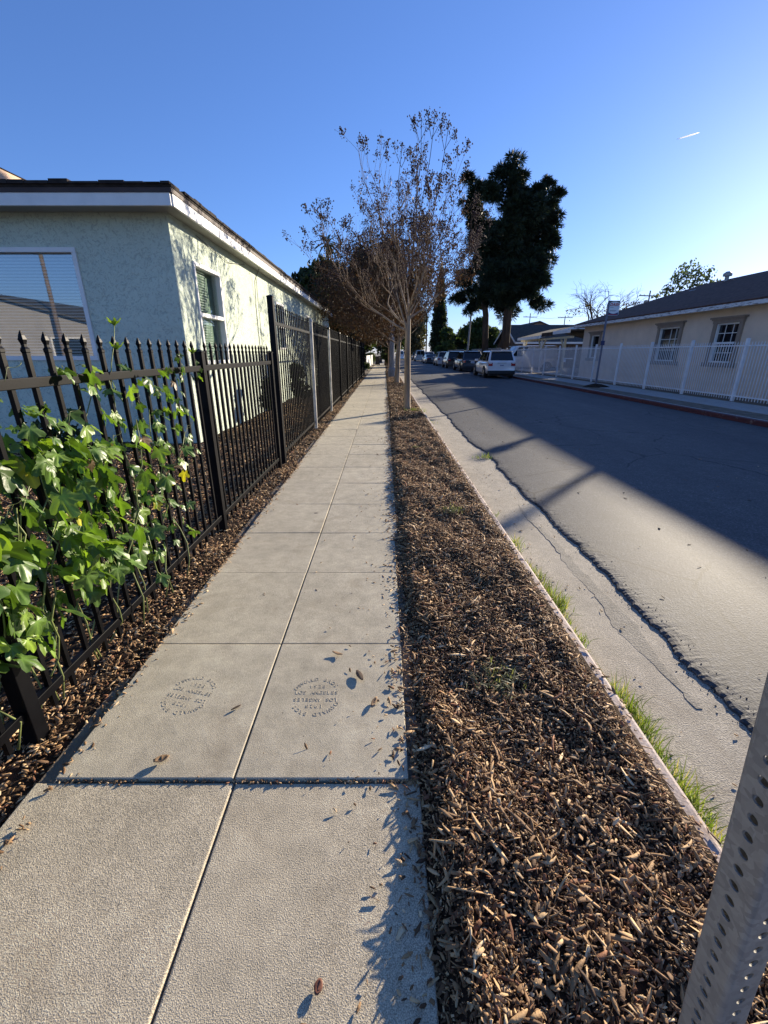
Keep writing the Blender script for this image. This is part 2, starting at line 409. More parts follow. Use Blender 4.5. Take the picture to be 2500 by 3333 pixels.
# asphalt with a ragged left edge standing a little above the gutter
def road():
    rng = random.Random(4); pts = []
    y = -30.0
    while y < 260:
        step = .016 if -.5 < y < 8 else (.10 if y < 25 else 3.0); amp = .006 if y < 8 else .01
        big = .09*mnoise.noise(Vector((0, y*.55, 1.7))) + .05*mnoise.noise(Vector((5, y*2.2, .3))) + .022*mnoise.noise(Vector((9, y*7, .3))) + .014*mnoise.noise(Vector((2, y*23, .6)))
        pts.append((1.70 + big + rng.uniform(-amp, amp), y)); y += step
    mb = MB(); n = len(pts)
    xs = [.0, .012, .03, .055, .09, .14, .3, 1.0, 3.5, 7.06]
    zs = [-.128, -.106, -.100, -.097, -.095, -.093, -.088, -.066, -.03, -.105]
    for (x, y) in pts:
        for i, (dx, z) in enumerate(zip(xs, zs)):
            xx = 8.78 if i == len(xs)-1 else (1.70 if i > 5 else x)+dx + (0.004*mnoise.noise(Vector((y*13, i*.7, 0))) + .004*mnoise.noise(Vector((y*55, i*2, 5))) if 0 < i < 5 else 0)
            mb.v.append((xx, y, z + ((.002*mnoise.noise(Vector((y*24, i*1.1, 2))) + .0025*mnoise.noise(Vector((y*70, i*5, 2)))) if 0 < i < 5 else 0)))
    k = len(xs)
    for j in range(n-1):
        for i in range(k-1):
            a = j*k+i; mb.f.append((a, a+1, a+k+1, a+k))
    st('road', mb, M['asphalt'])
road()
def crumbs():
    rng = np.random.default_rng(44); n = 1500; y = rng.uniform(.4, 7, n)
    big = np.array([.09*mnoise.noise(Vector((0, q*.55, 1.7))) + .05*mnoise.noise(Vector((5, q*2.2, .3))) + .022*mnoise.noise(Vector((9, q*7, .3))) for q in y])
    d = rng.normal(.03, .035, n); x = 1.70 + big + d; z = np.interp(d, [-.05, 0, .03, .085, .3], [-.115, -.114, -.108, -.094, -.088])
    v = np.array([(-.5,-.4,-.4),(.5,-.3,-.5),(.4,.5,-.4),(-.4,.4,-.5),(-.3,-.3,.5),(.3,-.2,.4),(.2,.3,.5),(-.3,.2,.4)]); f = np.array([(0,3,2,1),(4,5,6,7),(0,1,5,4),(1,2,6,5),(2,3,7,6),(3,0,4,7)])
    sz = np.exp(rng.uniform(np.log(.002), np.log(.008), n))[:, None, None]
    V, F, K = scatter(v, f, rotmats(rng, n, None, .8, .8)*sz, np.stack([x, y, z], 1), np.array([(.05,.05,.05),(.08,.078,.072),(.035,.035,.036),(.16,.145,.12)])[rng.integers(0,4,n)])
    tag(np_mesh('gravel', V, F, M['chip'], col=K), 'loose asphalt crumbs along the broken road edge', 'gravel', kind='stuff')
crumbs()
def gutter():
    mb = MB(); ys = [-30, -10] + [i*.35 for i in range(-4, 60)] + [24, 30, 60, 260]
    for y in ys:
        for x, z in ((1.095, -.104), (1.35, -.112), (1.6, -.116), (1.95, -.118)):
            mb.v.append((x, y, z + .004*mnoise.noise(Vector((x*5, y*3, 0)))))
    for j in range(len(ys)-1):
        for i in range(3):
            a = j*4+i; mb.f.append((a, a+1, a+5, a+4))
    st('gutter', mb, M['gutter'])
    m2 = MB()       # worn skim of old patching beside the asphalt edge
    rng = random.Random(8); L = []; Rr = []
    y = 1.62
    while y < 4.6:
        c = 1.52 + .05*mnoise.noise(Vector((y*1.3, 3, 0))); w = (.05 + .045*mnoise.noise(Vector((y*2.4, 9, 0))) + .02*mnoise.noise(Vector((y*11, 4, 0))))*min(1, (4.7-y)/2)*min(1, (y-1.5)*1.6)
        L.append((c-w+rng.uniform(-.008,.008), y)); Rr.append((c+w+rng.uniform(-.008,.008), y)); y += .035
    for (a, b) in zip(L, Rr):
        m2.v += [(a[0]-.004, a[1], -.122), (a[0], a[1], -.112), (b[0], b[1], -.112), (b[0]+.004, b[1], -.122)]
    for j in range(len(L)-1):
        for i in range(3):
            q = j*4+i; m2.f.append((q, q+1, q+5, q+4))
    st('gutter_patch', m2, M['patch'])
gutter()
mb = MB(); y = -6.0; rng = random.Random(2)
while y < 120:
    L = 3.0; d = rng.uniform(-.004,.004)
    mb.box(.975+d, 1.10+d, y+.004, y+L-.004, -.19, -.006+rng.uniform(-.003,.003)); y += L
st('kerb', mb, M['kerb'], bevel=.018)
mb = MB(); y = -6.0
while y < 160:
    mb.box(8.78, 8.93, y+.003, y+2.997, -.19, .012); y += 3
st('red_kerb', mb, M['kerb_red'], bevel=.02)
st('kerb_cap', MB().box(8.93, 9.02, -6, 160, -.19, .008), M['walk_far'])
st('far_parkway', MB().box(9.02, 9.95, -6, 160, -.19, -.004), M['dirt'])
mb = MB(); y = -4.0
while y < 160: mb.box(9.95, 11.35, y+.004, y+1.496, -.19, .006); y += 1.5
st('far_sidewalk', mb, M['walk_far'], bevel=.006)
st('far_yard', MB().box(11.35, 80, -40, 260, -.19, -.006), M['dirt'])
# near sidewalk: one slab per panel, two columns
def sidewalk():
    rng = random.Random(11); near = MB(); far = MB()
    ys = [1.160]
    for d in (.80, .82, .74, .78, .78): ys.append(ys[-1]+d)
    while ys[-1] < 118: ys.append(ys[-1] + .79)
    def slab(mb, x0, x1, y0, y1, z):
        j = lambda: rng.uniform(-.0022, .0022)*(y0 > 2.1 or y0 < .9)
        g = .0035; v = []
        for z0 in (z-.12, z):
            for (x, y) in ((x0+g,y0+g),(x1-g,y0+g),(x1-g,y1-g),(x0+g,y1-g)): v.append((x, y, z0 + (j() if z0 == z else 0)))
        mb.add(v, [(0,3,2,1),(4,5,6,7),(0,1,5,4),(1,2,6,5),(2,3,7,6),(3,0,4,7)])
    for y0, y1 in ((-3.6,-2.0),(-2.0,-.42),(-.42,1.156)):
        slab(near, -1.30, -.557, y0, y1, -.002); slab(near, -.557, .135, y0, y1, -.002)
    for a, b in zip(ys[:-1], ys[1:]):
        z = .007 if a < 1.2 else (.004 if a < 2.2 else 0)
        xr = .095 if a < 3 else .12
        slab(far, -1.235, -.562, a, b, z); slab(far, -.562, xr+.02*(a > 8), a, b, z+rng.uniform(-.001,.001))
    a = st('sidewalk', near, M['walk_near'], bevel=.006, seg=3)
    b = st('sidewalk', far, M['walk'], bevel=.005, seg=3)
    return b
walk = sidewalk()
st('joint_dirt', MB().box(-1.30, .16, -3.6, 118, -.16, -.016), M['dirt'])

# ---- contractor stamps pressed in the sidewalk panels
def text_mesh(body, size, extrude, bev=0, shear=0.0, bold=0.0):
    cu = bpy.data.curves.new('lettering', 'FONT'); cu.body = body; cu.size = size; cu.extrude = extrude; cu.bevel_depth = bev
    cu.align_x = 'CENTER'; cu.align_y = 'CENTER'; cu.shear = shear; cu.offset = bold; cu.resolution_u = 3
    o = bpy.data.objects.new('lettering', cu); COL.objects.link(o)
    bpy.context.view_layer.update(); dg = bpy.context.evaluated_depsgraph_get()
    me = bpy.data.meshes.new_from_object(o.evaluated_get(dg)); bpy.data.objects.remove(o); bpy.data.curves.remove(cu)
    return me
GL = {}
def glyph(ch, size, ex):
    k = (ch, size)
    if k not in GL:
        me = text_mesh(ch, size, ex, .0003, 0, 0)
        GL[k] = ([tuple(v.co) for v in me.vertices], [tuple(p.vertices) for p in me.polygons])
    return GL[k]
def stamp(cx, cy, rot, z):
    mb = MB(); s = .027; ex = .0007
    def put(ch, x, y, a):
        v, f = glyph(ch, s, ex); m = Matrix.Rotation(a, 3, 'Z')
        mb.add([Vector((x, y, 0)) + m @ Vector(p) for p in v], f)
    for flip in (0, math.pi):
        fm = Matrix.Rotation(flip, 3, 'Z')
        def line(t, yy, sp):
            for i, ch in enumerate(t):
                if ch != ' ':
                    p = fm @ Vector(((i-(len(t)-1)/2)*sp, yy, 0)); put(ch, p.x, p.y, flip)
        t = 'OSWALD BROS.'
        for i, ch in enumerate(t):
            if ch == ' ': continue
            a = R(64) - R(128)*i/(len(t)-1); p = fm @ Vector((-.108*math.sin(a), .108*math.cos(a), 0)); put(ch, p.x, p.y, a+flip)
        line('1928', .060, .021); line('LOS ANGELES', .021, .0185)
    m = Matrix.Translation((cx, cy, z)) @ Matrix.Rotation(rot, 4, 'Z')
    mb.v = [tuple(m @ Vector(v)) for v in mb.v]
    mb.build('stamp', M['stampmat'], walk)
stamp(-.905, 1.585, R(-14), .0071); stamp(-.315, 1.575, R(0), .0071)

# ---- parkway mulch
def mound(x, y):
    t = (x-.08)/(1.085-.08); t = np.clip(t, 0, 1)
    edge = np.minimum(1, np.minimum(t/.16, (1-t)/.16))
    edge = edge*edge*(3-2*edge)
    w = .5+.5*np.sin(y*2.1+x*3.0)*np.sin(y*.83-x*2.2+1.0) + .25*np.sin(y*5.3+x*6.0+.6)
    return -.035 + .030*np.clip((t-.8)/.15, 0, 1) + edge*(.048 + .034*w + .012*np.sin(y*11+x*9)*np.sin(x*13-y*4) + .02*np.exp(-((y-.8)/.8)**2)*edge)
def strip_soil():
    xs = np.linspace(.04, 1.045, 27); ys = np.concatenate([np.arange(-.6, 12, .06), np.arange(12, 40, .3)])
    X, Y = np.meshgrid(xs, ys); Z = mound(X, Y)
    V = np.stack([X, Y, Z], -1).reshape(-1, 3); n = len(xs)
    i, j = np.meshgrid(np.arange(n-1), np.arange(len(ys)-1)); a = (j*n+i).ravel()
    return tag(np_mesh('mulch_bed', V, np.stack([a, a+1, a+n+1, a+n], 1), M['soil'], smooth=True), kind='structure')
strip_soil()
st('mulch_bed_far', MB().box(.04, .99, 40, 118, -.18, -.02), M['soil'])
CH_V = np.array([(-.5,-.42,-.5),(.5,-.30,-.5),(.5,.30,-.4),(-.5,.42,-.5),(-.46,-.36,.5),(.42,-.22,.4),(.44,.24,.5),(-.42,.38,.45)])
CH_F = np.array([(0,3,2,1),(4,5,6,7),(0,1,5,4),(1,2,6,5),(2,3,7,6),(3,0,4,7)])
CH_V2 = np.array([(-.5,-.25,-.5),(.1,-.5,-.2),(.5,-.1,-.6),(.45,.1,-.6),(0,.5,-.3),(-.5,.2,-.5),(-.48,-.2,.4),(.1,-.42,.7),(.48,-.06,.2),(.42,.08,.2),(0,.4,.6),(-.48,.16,.4)])
CH_F2 = np.array([(0,1,7,6),(1,2,8,7),(2,3,9,8),(3,4,10,9),(4,5,11,10),(5,0,6,11),(6,7,10,11),(7,8,9,10),(0,5,4,1),(1,4,3,2)])
PAL = np.array([(.060,.036,.022),(.095,.060,.036),(.15,.095,.055),(.23,.155,.09),(.33,.235,.14),(.44,.34,.22),(.53,.45,.33),(.20,.10,.06)])
def chips(rng, n, P, lmin, lmax, w=(.006,.016), t=(.002,.006), tilt=.35, weights=None):
    L = np.exp(rng.uniform(np.log(lmin), np.log(lmax), n)); Wd = rng.uniform(*w, n); T = rng.uniform(*t, n)
    thin = rng.random(n) < .12; Wd[thin] *= .4; L[thin] *= 1.4; sm = rng.random(n) < .35; L[sm] *= .55; Wd[sm] *= .6
    S = np.zeros((n,3,3)); S[:,0,0] = L; S[:,1,1] = np.minimum(Wd, L*.8); S[:,2,2] = T
    Mx = rotmats(rng, n, None, tilt, tilt*1.3) @ S
    ci = rng.choice(len(PAL), n, p=weights); col = PAL[ci]*rng.uniform(.75, 1.25, (n,1))
    h = n//3; nb = n-h; Wd[h:] = np.minimum(L[h:]*rng.uniform(.2, .62, nb), rng.uniform(.008, .019, nb)); S[:,1,1] = np.minimum(Wd, L*.8); T[h:] *= .6; S[:,2,2] = T; Mx = rotmats(rng, n, None, tilt, tilt*1.3) @ S
    A = scatter(CH_V, CH_F, Mx[:h], P[:h], col[:h]); B = scatter(CH_V2, CH_F2, Mx[h:], P[h:], col[h:])
    V = np.concatenate([A[0], B[0]]); F = np.concatenate([A[1], B[1]+len(A[0])])
    return V, F, np.concatenate([A[2], B[2]])
WTS = np.array([.09,.13,.18,.20,.18,.11,.04,.07]); WTS = WTS/WTS.sum(); PAL = PAL*np.array((1.30,1.14,.92))
def shreds(rng, n, x, y, lmin, lmax, weights):
    k = 5; L = rng.uniform(lmin, lmax, n); w = rng.uniform(.004, .015, n); az = rng.uniform(0, 6.28, n); bend = rng.normal(0, .35, n); arch = rng.uniform(-.05, .16, n); tl = rng.normal(0, .25, n); tw = rng.normal(0, .5, n)
    V = np.zeros((n, k, 4, 3)); z0 = mound(x, y) + .010 + np.abs(rng.normal(0, .006, n))
    for i in range(k):
        t = i/(k-1)-.5; a = az + bend*t; cx = x + np.cos(az)*L*t + np.sin(az)*bend*L*t*t; cy = y + np.sin(az)*L*t - np.cos(az)*bend*L*t*t
        cz = z0 + L*(tl*t + arch*(.25-t*t)); ww = w*(1-.75*abs(2*t)**2)/2; b = tw*t
        sx, sy, sz = -np.sin(a)*ww*np.cos(b), np.cos(a)*ww*np.cos(b), ww*np.sin(b); th = .0012
        for q, (s1, dz) in enumerate(((-1,-th),(1,-th),(1,th),(-1,th))): V[:, i, q] = np.stack([cx+s1*sx, cy+s1*sy, cz+s1*sz+dz], 1)
    F = [(3,2,1,0), tuple(4*(k-1)+q for q in range(4))]
    for i in range(k-1):
        for q in range(4): F.append((4*i+q, 4*i+(q+1) % 4, 4*i+4+(q+1) % 4, 4*i+4+q))
    F = (np.array(F)[None] + (np.arange(n)*4*k)[:, None, None]).reshape(-1, 4)
    col = PAL[rng.choice(len(PAL), n, p=weights)]*rng.uniform(.8, 1.25, (n, 1))
    return V.reshape(-1, 3), F, np.repeat(col, 4*k, 0)
def merge(parts):
    off = 0; V=[]; F=[]; K=[]
    for v, f, c in parts: V.append(v); F.append(f+off); K.append(c); off += len(v)
    return np.concatenate(V), np.concatenate(F), np.concatenate(K)
def parkway_chips():
    rng = np.random.default_rng(5); parts = []
    for y0, y1, n, lm, lM, w, t in ((-.25,1.3,13000,.008,.044,(.005,.019),(.001,.003)), (1.3,4,19000,.010,.042,(.006,.018),(.001,.0035)),
                                    (4,10,13000,.02,.065,(.008,.02),(.003,.007)), (10,40,14000,.03,.10,(.015,.04),(.005,.014))):
        x = rng.uniform(.07, 1.0, n) + np.where(rng.random(n) < .2, rng.uniform(0, .082, n), 0); y = rng.uniform(y0, y1, n)
        z = mound(x, y) + np.abs(rng.normal(0, .010, n)) + .002
        parts.append(chips(rng, n, np.stack([x,y,z], 1), lm, lM, w, t, .5, WTS))
    for y0, y1, n in ((-.25,1.6,16000),(1.6,4,16000),(4,9,12000)):      # fines and shreds between the chips
        x = rng.uniform(.07, 1.02, n); y = rng.uniform(y0, y1, n); z = mound(x, y) + np.abs(rng.normal(0,.007,n)) + .002
        parts.append(chips(rng, n, np.stack([x,y,z],1), .006 if y1 < 4.5 else .012, .022 if y1 < 4.5 else .035, (.003,.009), (.001,.003), .55, WTS))
    parts.append(shreds(rng, 1100, rng.uniform(.10,.99,1100), rng.uniform(-.25,3.2,1100), .03, .09, WTS)); parts.append(shreds(rng, 2600, rng.uniform(.10,.99,2600), rng.uniform(3.2,9,2600), .04, .12, WTS))
    n = 900; y = rng.uniform(.2, 9, n); x = 1.03 + np.abs(rng.normal(0, .03, n))*(.6+np.sin(y*4+1)**2)
    parts.append(chips(rng, n, np.stack([x,y,np.full(n,.004)],1)[x < 1.09], .012, .045, (.005,.014), (.001,.004), .25, WTS) if 0 else chips(rng, n, np.stack([np.minimum(x,1.09),y,np.full(n,.004)],1), .012, .045, (.005,.014), (.001,.004), .25, WTS))
    # long splinters and ragged spill over the sidewalk edge
    n = 260; x = rng.uniform(.12,.97,n); y = rng.uniform(-.2,5,n)
    parts.append(chips(rng, n, np.stack([x,y,mound(x,y)+.016],1), .07, .15, (.006,.014), (.003,.007), .16, WTS))
    n = 2600; y = rng.uniform(-.3, 16, n); x = .13 - np.abs(rng.normal(0, .035, n))*(1+.8*np.sin(y*3)**2)
    parts.append(chips(rng, n, np.stack([x,y,np.full(n,.006)+np.where((y<2.1)&(y>1.16),.009,0)],1), .010, .045, (.004,.014), (.002,.006), .22, WTS))
    n = 420; y = rng.uniform(.1, 9, n); x = .1 - np.abs(rng.exponential(.16, n))
    keep = x > -1.2; x, y = x[keep], y[keep]; n = len(x)
    parts.append(chips(rng, n, np.stack([x,y,np.full(n,.005)+np.where((y<2.1)&(y>1.16),.009,0)],1), .007, .032, (.003,.011), (.002,.005), .25, WTS))
    n = 260; x = rng.uniform(-1.25, .12, n); y = rng.normal(1.158, .006, n)
    parts.append(chips(rng, n, np.stack([x,y,np.full(n,.001)],1), .005, .022, (.004,.010), (.002,.005), .4, WTS))
    n = 90; y = rng.uniform(.4, 9, n); x = rng.uniform(1.15, 1.6, n)
    parts.append(chips(rng, n, np.stack([x,y,np.full(n,-.106)],1), .01, .04, (.004,.011), (.002,.005), .25, WTS))
    n = 130; y = rng.uniform(1.4, 14, n); x = rng.uniform(1.9, 5.5, n)
    parts.append(chips(rng, n, np.stack([x,y,np.interp(x,[1.7,2.0,2.7,5.2],[-.10,-.078,-.063,-.028])],1), .012, .06, (.004,.012), (.002,.005), .2, WTS))
    V, F, K = merge(parts)
    tag(np_mesh('wood_chips', V, F, M['chip'], col=K), 'brown wood chip mulch covering the strip between sidewalk and kerb', 'mulch', kind='stuff')
parkway_chips()
def yard():
    def hgt(x, y): return .0 + .012*np.sin(x*3+y*2) + .01*np.sin(y*5-x*4) - .02
    xs = np.linspace(-9, -1.22, 60); ys = np.linspace(-1, 34, 160)
    X, Y = np.meshgrid(xs, ys); Z = hgt(X, Y)
    V = np.stack([X,Y,Z], -1).reshape(-1,3); n = len(xs)
    i, j = np.meshgrid(np.arange(n-1), np.arange(len(ys)-1)); a = (j*n+i).ravel()
    tag(np_mesh('yard_soil', V, np.stack([a,a+1,a+n+1,a+n],1), M['soil'], smooth=True), kind='structure')
    st('yard_far', MB().box(-60, -9, -6, 34, -.19, -.02), M['dirt'])
    rng = np.random.default_rng(15); parts = []
    w2 = np.array([.06,.12,.18,.22,.19,.13,.06,.04]); w2 /= w2.sum()
    for x0, x1, y0, y1, n, lm, lM, w, t in ((-1.62,-1.20,3.1,6.2,2600,.014,.055,(.008,.024),(.002,.006)), (-1.62,-1.20,.2,3.2,4200,.012,.050,(.007,.022),(.002,.006)), (-3.2,-1.6,.6,4.2,7500,.015,.060,(.01,.026),(.002,.007)),
                               (-6.5,-1.6,3.6,7.6,11000,.03,.085,(.014,.034),(.003,.009)), (-3.2,-1.24,4,14,9000,.025,.08,(.012,.03),(.003,.009)), (-1.65,-1.2,6,33,3200,.03,.09,(.015,.035),(.004,.01))):
        x = rng.uniform(x0, x1, n); y = rng.uniform(y0, y1, n)
        z = hgt(x, y) + np.abs(rng.normal(0,.010,n)) + .004
        parts.append(chips(rng, n, np.stack([x,y,z],1), lm, lM, w, t, .3, w2))
    n = 900; y = rng.uniform(.2, 14, n); x = -1.235 + np.abs(rng.normal(0,.03,n))
    parts.append(chips(rng, n, np.stack([x,y,np.full(n,.008)],1), .008, .04, (.005,.018), (.002,.005), .25, w2))
    V, F, K = merge(parts)
    tag(np_mesh('fallen_leaves', V, F, M['chip'], col=K), 'tan leaf and chip litter on the yard behind the black fence', 'leaf litter', kind='stuff')
yard()
# loose bits lying on the sidewalk that can be told apart
def loose(name, label, cat, x, y, z, L, W_, rz, col, curl=.3):
    mb = MB(); n = 7
    for i in range(n):
        t = i/(n-1); w = W_*math.sin(math.pi*min(.97, max(.05, t)))**.7; px = (t-.5)*L; pz = .004 + curl*L*abs(t-.5)**1.6
        for s in (-1, 0, 1): mb.v.append((px, s*w/2, pz + abs(s)*w*.30)); 
    for i in range(n-1):
        for s in (0, 1): a = i*3+s; mb.f.append((a, a+3, a+4, a+1))
    o = mb.build(name, col, smooth=True); m = o.modifiers.new('thick', 'SOLIDIFY'); m.thickness = .0025
    o.location = (x, y, z); o.rotation_euler = (0, 0, rz); tag(o, label, cat, 'loose leaves and bark on the sidewalk')
LB = pmat('dry_leaf_tan', (.30,.19,.10), .7, 0, .25, 40); LR = pmat('dry_leaf_rust', (.20,.075,.04), .6, 0, .2, 40); LD = pmat('bark_piece_dark', (.09,.06,.04), .8, 0, .3, 40)
loose('dry_leaf', 'curled tan dry leaf near the raised joint on left panel', 'leaf', -.865, 1.235, .0105, .055, .03, .4, LB, .5)
loose('dry_leaf', 'small rust red leaf lying alone on the near slab', 'leaf', -.165, .60, 0, .030, .020, 1.4, LR, .4)
loose('bark_piece', 'dark bark piece with long shadow right of the stamps', 'bark piece', -.12, 1.70, .0105, .075, .028, 2.0, LD, .25)
loose('bark_piece', 'pale bark curl at upper right beside the stamped panel', 'bark piece', -.245, 1.865, .0105, .06, .016, 2.7, LB, .35)
loose('bark_piece', 'thin dark sliver between the two concrete stamps', 'bark piece', -.66, 1.50, .0105, .045, .009, .7, LD, .1)
loose('bark_piece', 'tan bark shard against mulch edge beside right stamp', 'bark piece', -.045, 1.53, .0105, .06, .02, 1.2, LB, .3)

# ------------------------------------------------------------------ grass and weeds
def blades(rng, n, P, hmin, hmax, wid, lean, cols):
    """curved 3-segment blades"""
    t = np.array([0,.35,.7,1.0]); wv = np.array([1,.85,.55,.06])
    h = rng.uniform(hmin, hmax, n); az = rng.uniform(0, 2*np.pi, n); ln = np.abs(rng.normal(0, lean, n))+.1
    V = np.zeros((n,4,2,3)); dx = np.cos(az); dy = np.sin(az)
    for k in range(4):
        out = ln*h*t[k]**1.8; up = h*t[k]*(1-.25*ln*t[k])
        c = np.stack([P[:,0]+dx*out, P[:,1]+dy*out, P[:,2]+up], 1)
        side = np.stack([-dy, dx, np.zeros(n)], 1)*(wid*wv[k]/2)
        V[:,k,0] = c-side; V[:,k,1] = c+side
    F = []
    for k in range(3): F.append((2*k, 2*k+1, 2*k+3, 2*k+2))
    F = (np.array(F)[None]+(np.arange(n)*8)[:,None,None]).reshape(-1,4)
    return V.reshape(-1,3), F, np.repeat(cols, 8, 0)
def grass():
    rng = np.random.default_rng(7); parts = []
    gp = np.array([(.12,.19,.035),(.18,.26,.045),(.25,.31,.07),(.38,.34,.17),(.10,.15,.035)])
    clumps = []
    for y in np.arange(.80, 3.5, .032):
        d = .5+.5*math.sin(y*5.5)+.35*math.sin(y*13); 
        if y > 2.0: d *= .8
        if 1.78 < y < 2.0 or d < .15 or rng.random() < .16: continue
        clumps.append((1.15+rng.normal(0,.03), y, .040+.075*max(.1,min(1,d))*(1.2 if y < 1.3 else .85)*rng.uniform(.5,1.15)))
    for (x, y, h) in clumps:
        n = int(46 if h > .08 else 26)
        P = np.stack([x+np.abs(rng.normal(0,.035,n))-.03, y+rng.normal(0,.035,n), np.full(n,-.106)],1)
        parts.append(blades(rng, n, P, h*.5, h*1.35, .0048, .75, gp[rng.integers(0,5,n)]*rng.uniform(.8,1.2,(n,1))))
    for (x, y, n, h, s) in ((1.66,6.9,60,.10,.05),(1.5,6.85,25,.06,.04),(1.12,10.6,40,.1,.08),(.85,11.9,120,.13,.12),(1.14,4.2,20,.06,.05)):
        P = np.stack([x+rng.normal(0,s,n), y+rng.normal(0,s,n), np.full(n,-.11 if x > 1.1 else .0)],1)
        parts.append(blades(rng, n, P, h*.5, h*1.2, .006, .8, gp[rng.integers(0,5,n)]))
    V, F, K = merge(parts)
    tag(np_mesh('kerb_grass', V, F, M['grass'], col=K), 'bright green grass growing along the kerb and gutter', 'grass', kind='stuff')
grass()
def weed(x, y, r, n, label, g, seed):
    rng = np.random.default_rng(seed)
    P = np.stack([x+rng.normal(0,r*.5,n), y+rng.normal(0,r*.5,n), mound(np.full(n,x), np.full(n,y))+.012+rng.uniform(0,.015,n)],1)
    cols = np.array([(.12,.14,.08),(.16,.18,.10),(.20,.21,.13)])[rng.integers(0,3,n)]
    V, F, K = blades(rng, n, P, .012, .042, .006, 2.2, cols)
    o = np_mesh('weed', V, F, M['grass'], col=K); tag(o, label, 'weed', 'weeds in the mulch strip')
weed(.56, 1.66, .12, 150, 'low grey green weed in mulch beside the near kerb grass', 0, 3)
weed(.66, 3.95, .10, 170, 'small tuft of pale weed in middle of mulch strip', 0, 4)
weed(.52, 6.9, .06, 60, 'tiny weed in mulch in front of nearest tree', 0, 5)

# ------------------------------------------------------------------ perforated sign post
def sign_post():
    C0 = Vector((.3725,.2918,1.1526)); ax = Vector((-.101,.0012,1)).normalized()
    rz = R(8.16); half = .0222; mod = .0254; hr = .0056
    mb = MB(); base = C0.copy()     # a hole level
    n0 = -44; n1 = 46; N = 16
    e1 = Vector((-math.cos(rz), -math.sin(rz), 0)); e2 = Vector((math.sin(rz), -math.cos(rz), 0))
    e1 = (e1-ax*e1.dot(ax)).normalized(); e2 = ax.cross(e1)
    if e2.dot(Vector((math.sin(rz), -math.cos(rz), 0))) < 0: e2 = -e2
    rc = .0062
    for nrm, tan in ((e1,e2),(e2,e1),(-e1,e2),(-e2,e1)):
        for off, flip in ((half,False),(half-.0024,True)):
            for k in range(n0, n1):
                c = base + ax*(k*mod) + nrm*off; b = len(mb.v); fw = half-rc
                ring = []; outer = []
                for i in range(N):
                    a = 2*math.pi*(i+.5)/N; ca, sa = math.cos(a), math.sin(a)
                    ring.append(c + tan*(hr*ca) + ax*(hr*sa))
                    s = 1/max(abs(ca), abs(sa)); outer.append(c + tan*(max(-1,min(1,ca*s))*fw) + ax*(max(-1,min(1,sa*s))*mod/2))
                mb.v += [tuple(p) for p in ring+outer]
                for i in range(N):
                    j = (i+1) % N; mb.f.append((b+i, b+N+i, b+N+j, b+j))
                # straight corner quads so the ring closes to a full rectangle
                corners = [c + tan*(s1*fw) + ax*(s2*mod/2) for s1, s2 in ((1,1),(-1,1),(-1,-1),(1,-1))]
                for q, cp in enumerate(corners):
                    i = (N//8 + q*N//4 - 1) % N; j = (i+1) % N
                    mb.v.append(tuple(cp)); mb.f.append((b+N+i, len(mb.v)-1, b+N+j))
                if not flip:
                    m = len(mb.v); mb.v += [tuple(p - nrm*.0024) for p in ring]
                    for i in range(N): j = (i+1) % N; mb.f.append((b+i, b+j, m+j, m+i))
    bot = base + ax*((n0-.5)*mod); top = base + ax*((n1-.5)*mod)
    for s1, s2 in ((1,1),(1,-1),(-1,1),(-1,-1)):       # rounded corners
        b = len(mb.v)
        for p in (bot, top):
            for i in range(7):
                a = math.pi/2*i/6; cc = p + e1*(s1*(half-rc)) + e2*(s2*(half-rc))
                mb.v.append(tuple(cc + e1*(s1*rc*math.cos(a)) + e2*(s2*rc*math.sin(a))))
        for i in range(6): mb.f.append((b+i, b+i+1, b+i+8, b+i+7))
    t = thing('sign_post', 'perforated square galvanised post standing in mulch at lower right', 'sign post', (.487,.296,0))
    mb.build('perforated_tube', M['galv_post'], t)
sign_post()

# ------------------------------------------------------------------ black picket fences
FX = -1.46
def picket_mesh(h, w, z0):
    mb = MB(); a = w/2
    prof = [(a,z0),(a,h-.085),(a*1.18,h-.082),(a*1.18,h-.070),(a*.72,h-.062),(a*.72,h-.052),(a*1.12,h-.034),(a*.75,h-.018),(a*.16,h)]
    for r, z in prof:
        for s1, s2 in ((-1,-1),(1,-1),(1,1),(-1,1)): mb.v.append((s1*r, s2*r, z))
    for i in range(len(prof)-1):
        for k in range(4): b = i*4+k; c = i*4+(k+1) % 4; mb.f.append((b, c, c+4, b+4))
    mb.f.append((3,2,1,0)); mb.f.append(tuple(len(prof)*4-4+k for k in range(4)))
    me = bpy.data.meshes.new('picket'); me.from_pydata(mb.v, [], mb.f); me.materials.append(M['black_metal']); return me
def put_pickets(root, me, xs, ys, limit=100, mat=None, name='picket'):
    spots = list(zip(xs, ys)); b = BASE[root.name]
    for x, y in spots[:limit]:
        o = bpy.data.objects.new(name, me); COL.objects.link(o); o.parent = root; o.location = (x-b.x, y-b.y, 0)
    rest = spots[limit:]
    if rest:
        vs = np.array([v.co for v in me.vertices]); V = []; F = []
        for i, (x, y) in enumerate(rest):
            V += [tuple(v + np.array((x, y, 0))) for v in vs]; F += [tuple(q+i*len(vs) for q in p.vertices) for p in me.polygons]
        mb = MB(); mb.v = V; mb.f = F; o = mb.build('far_pickets', mat or M['black_metal'], root); o['kind'] = 'stuff'
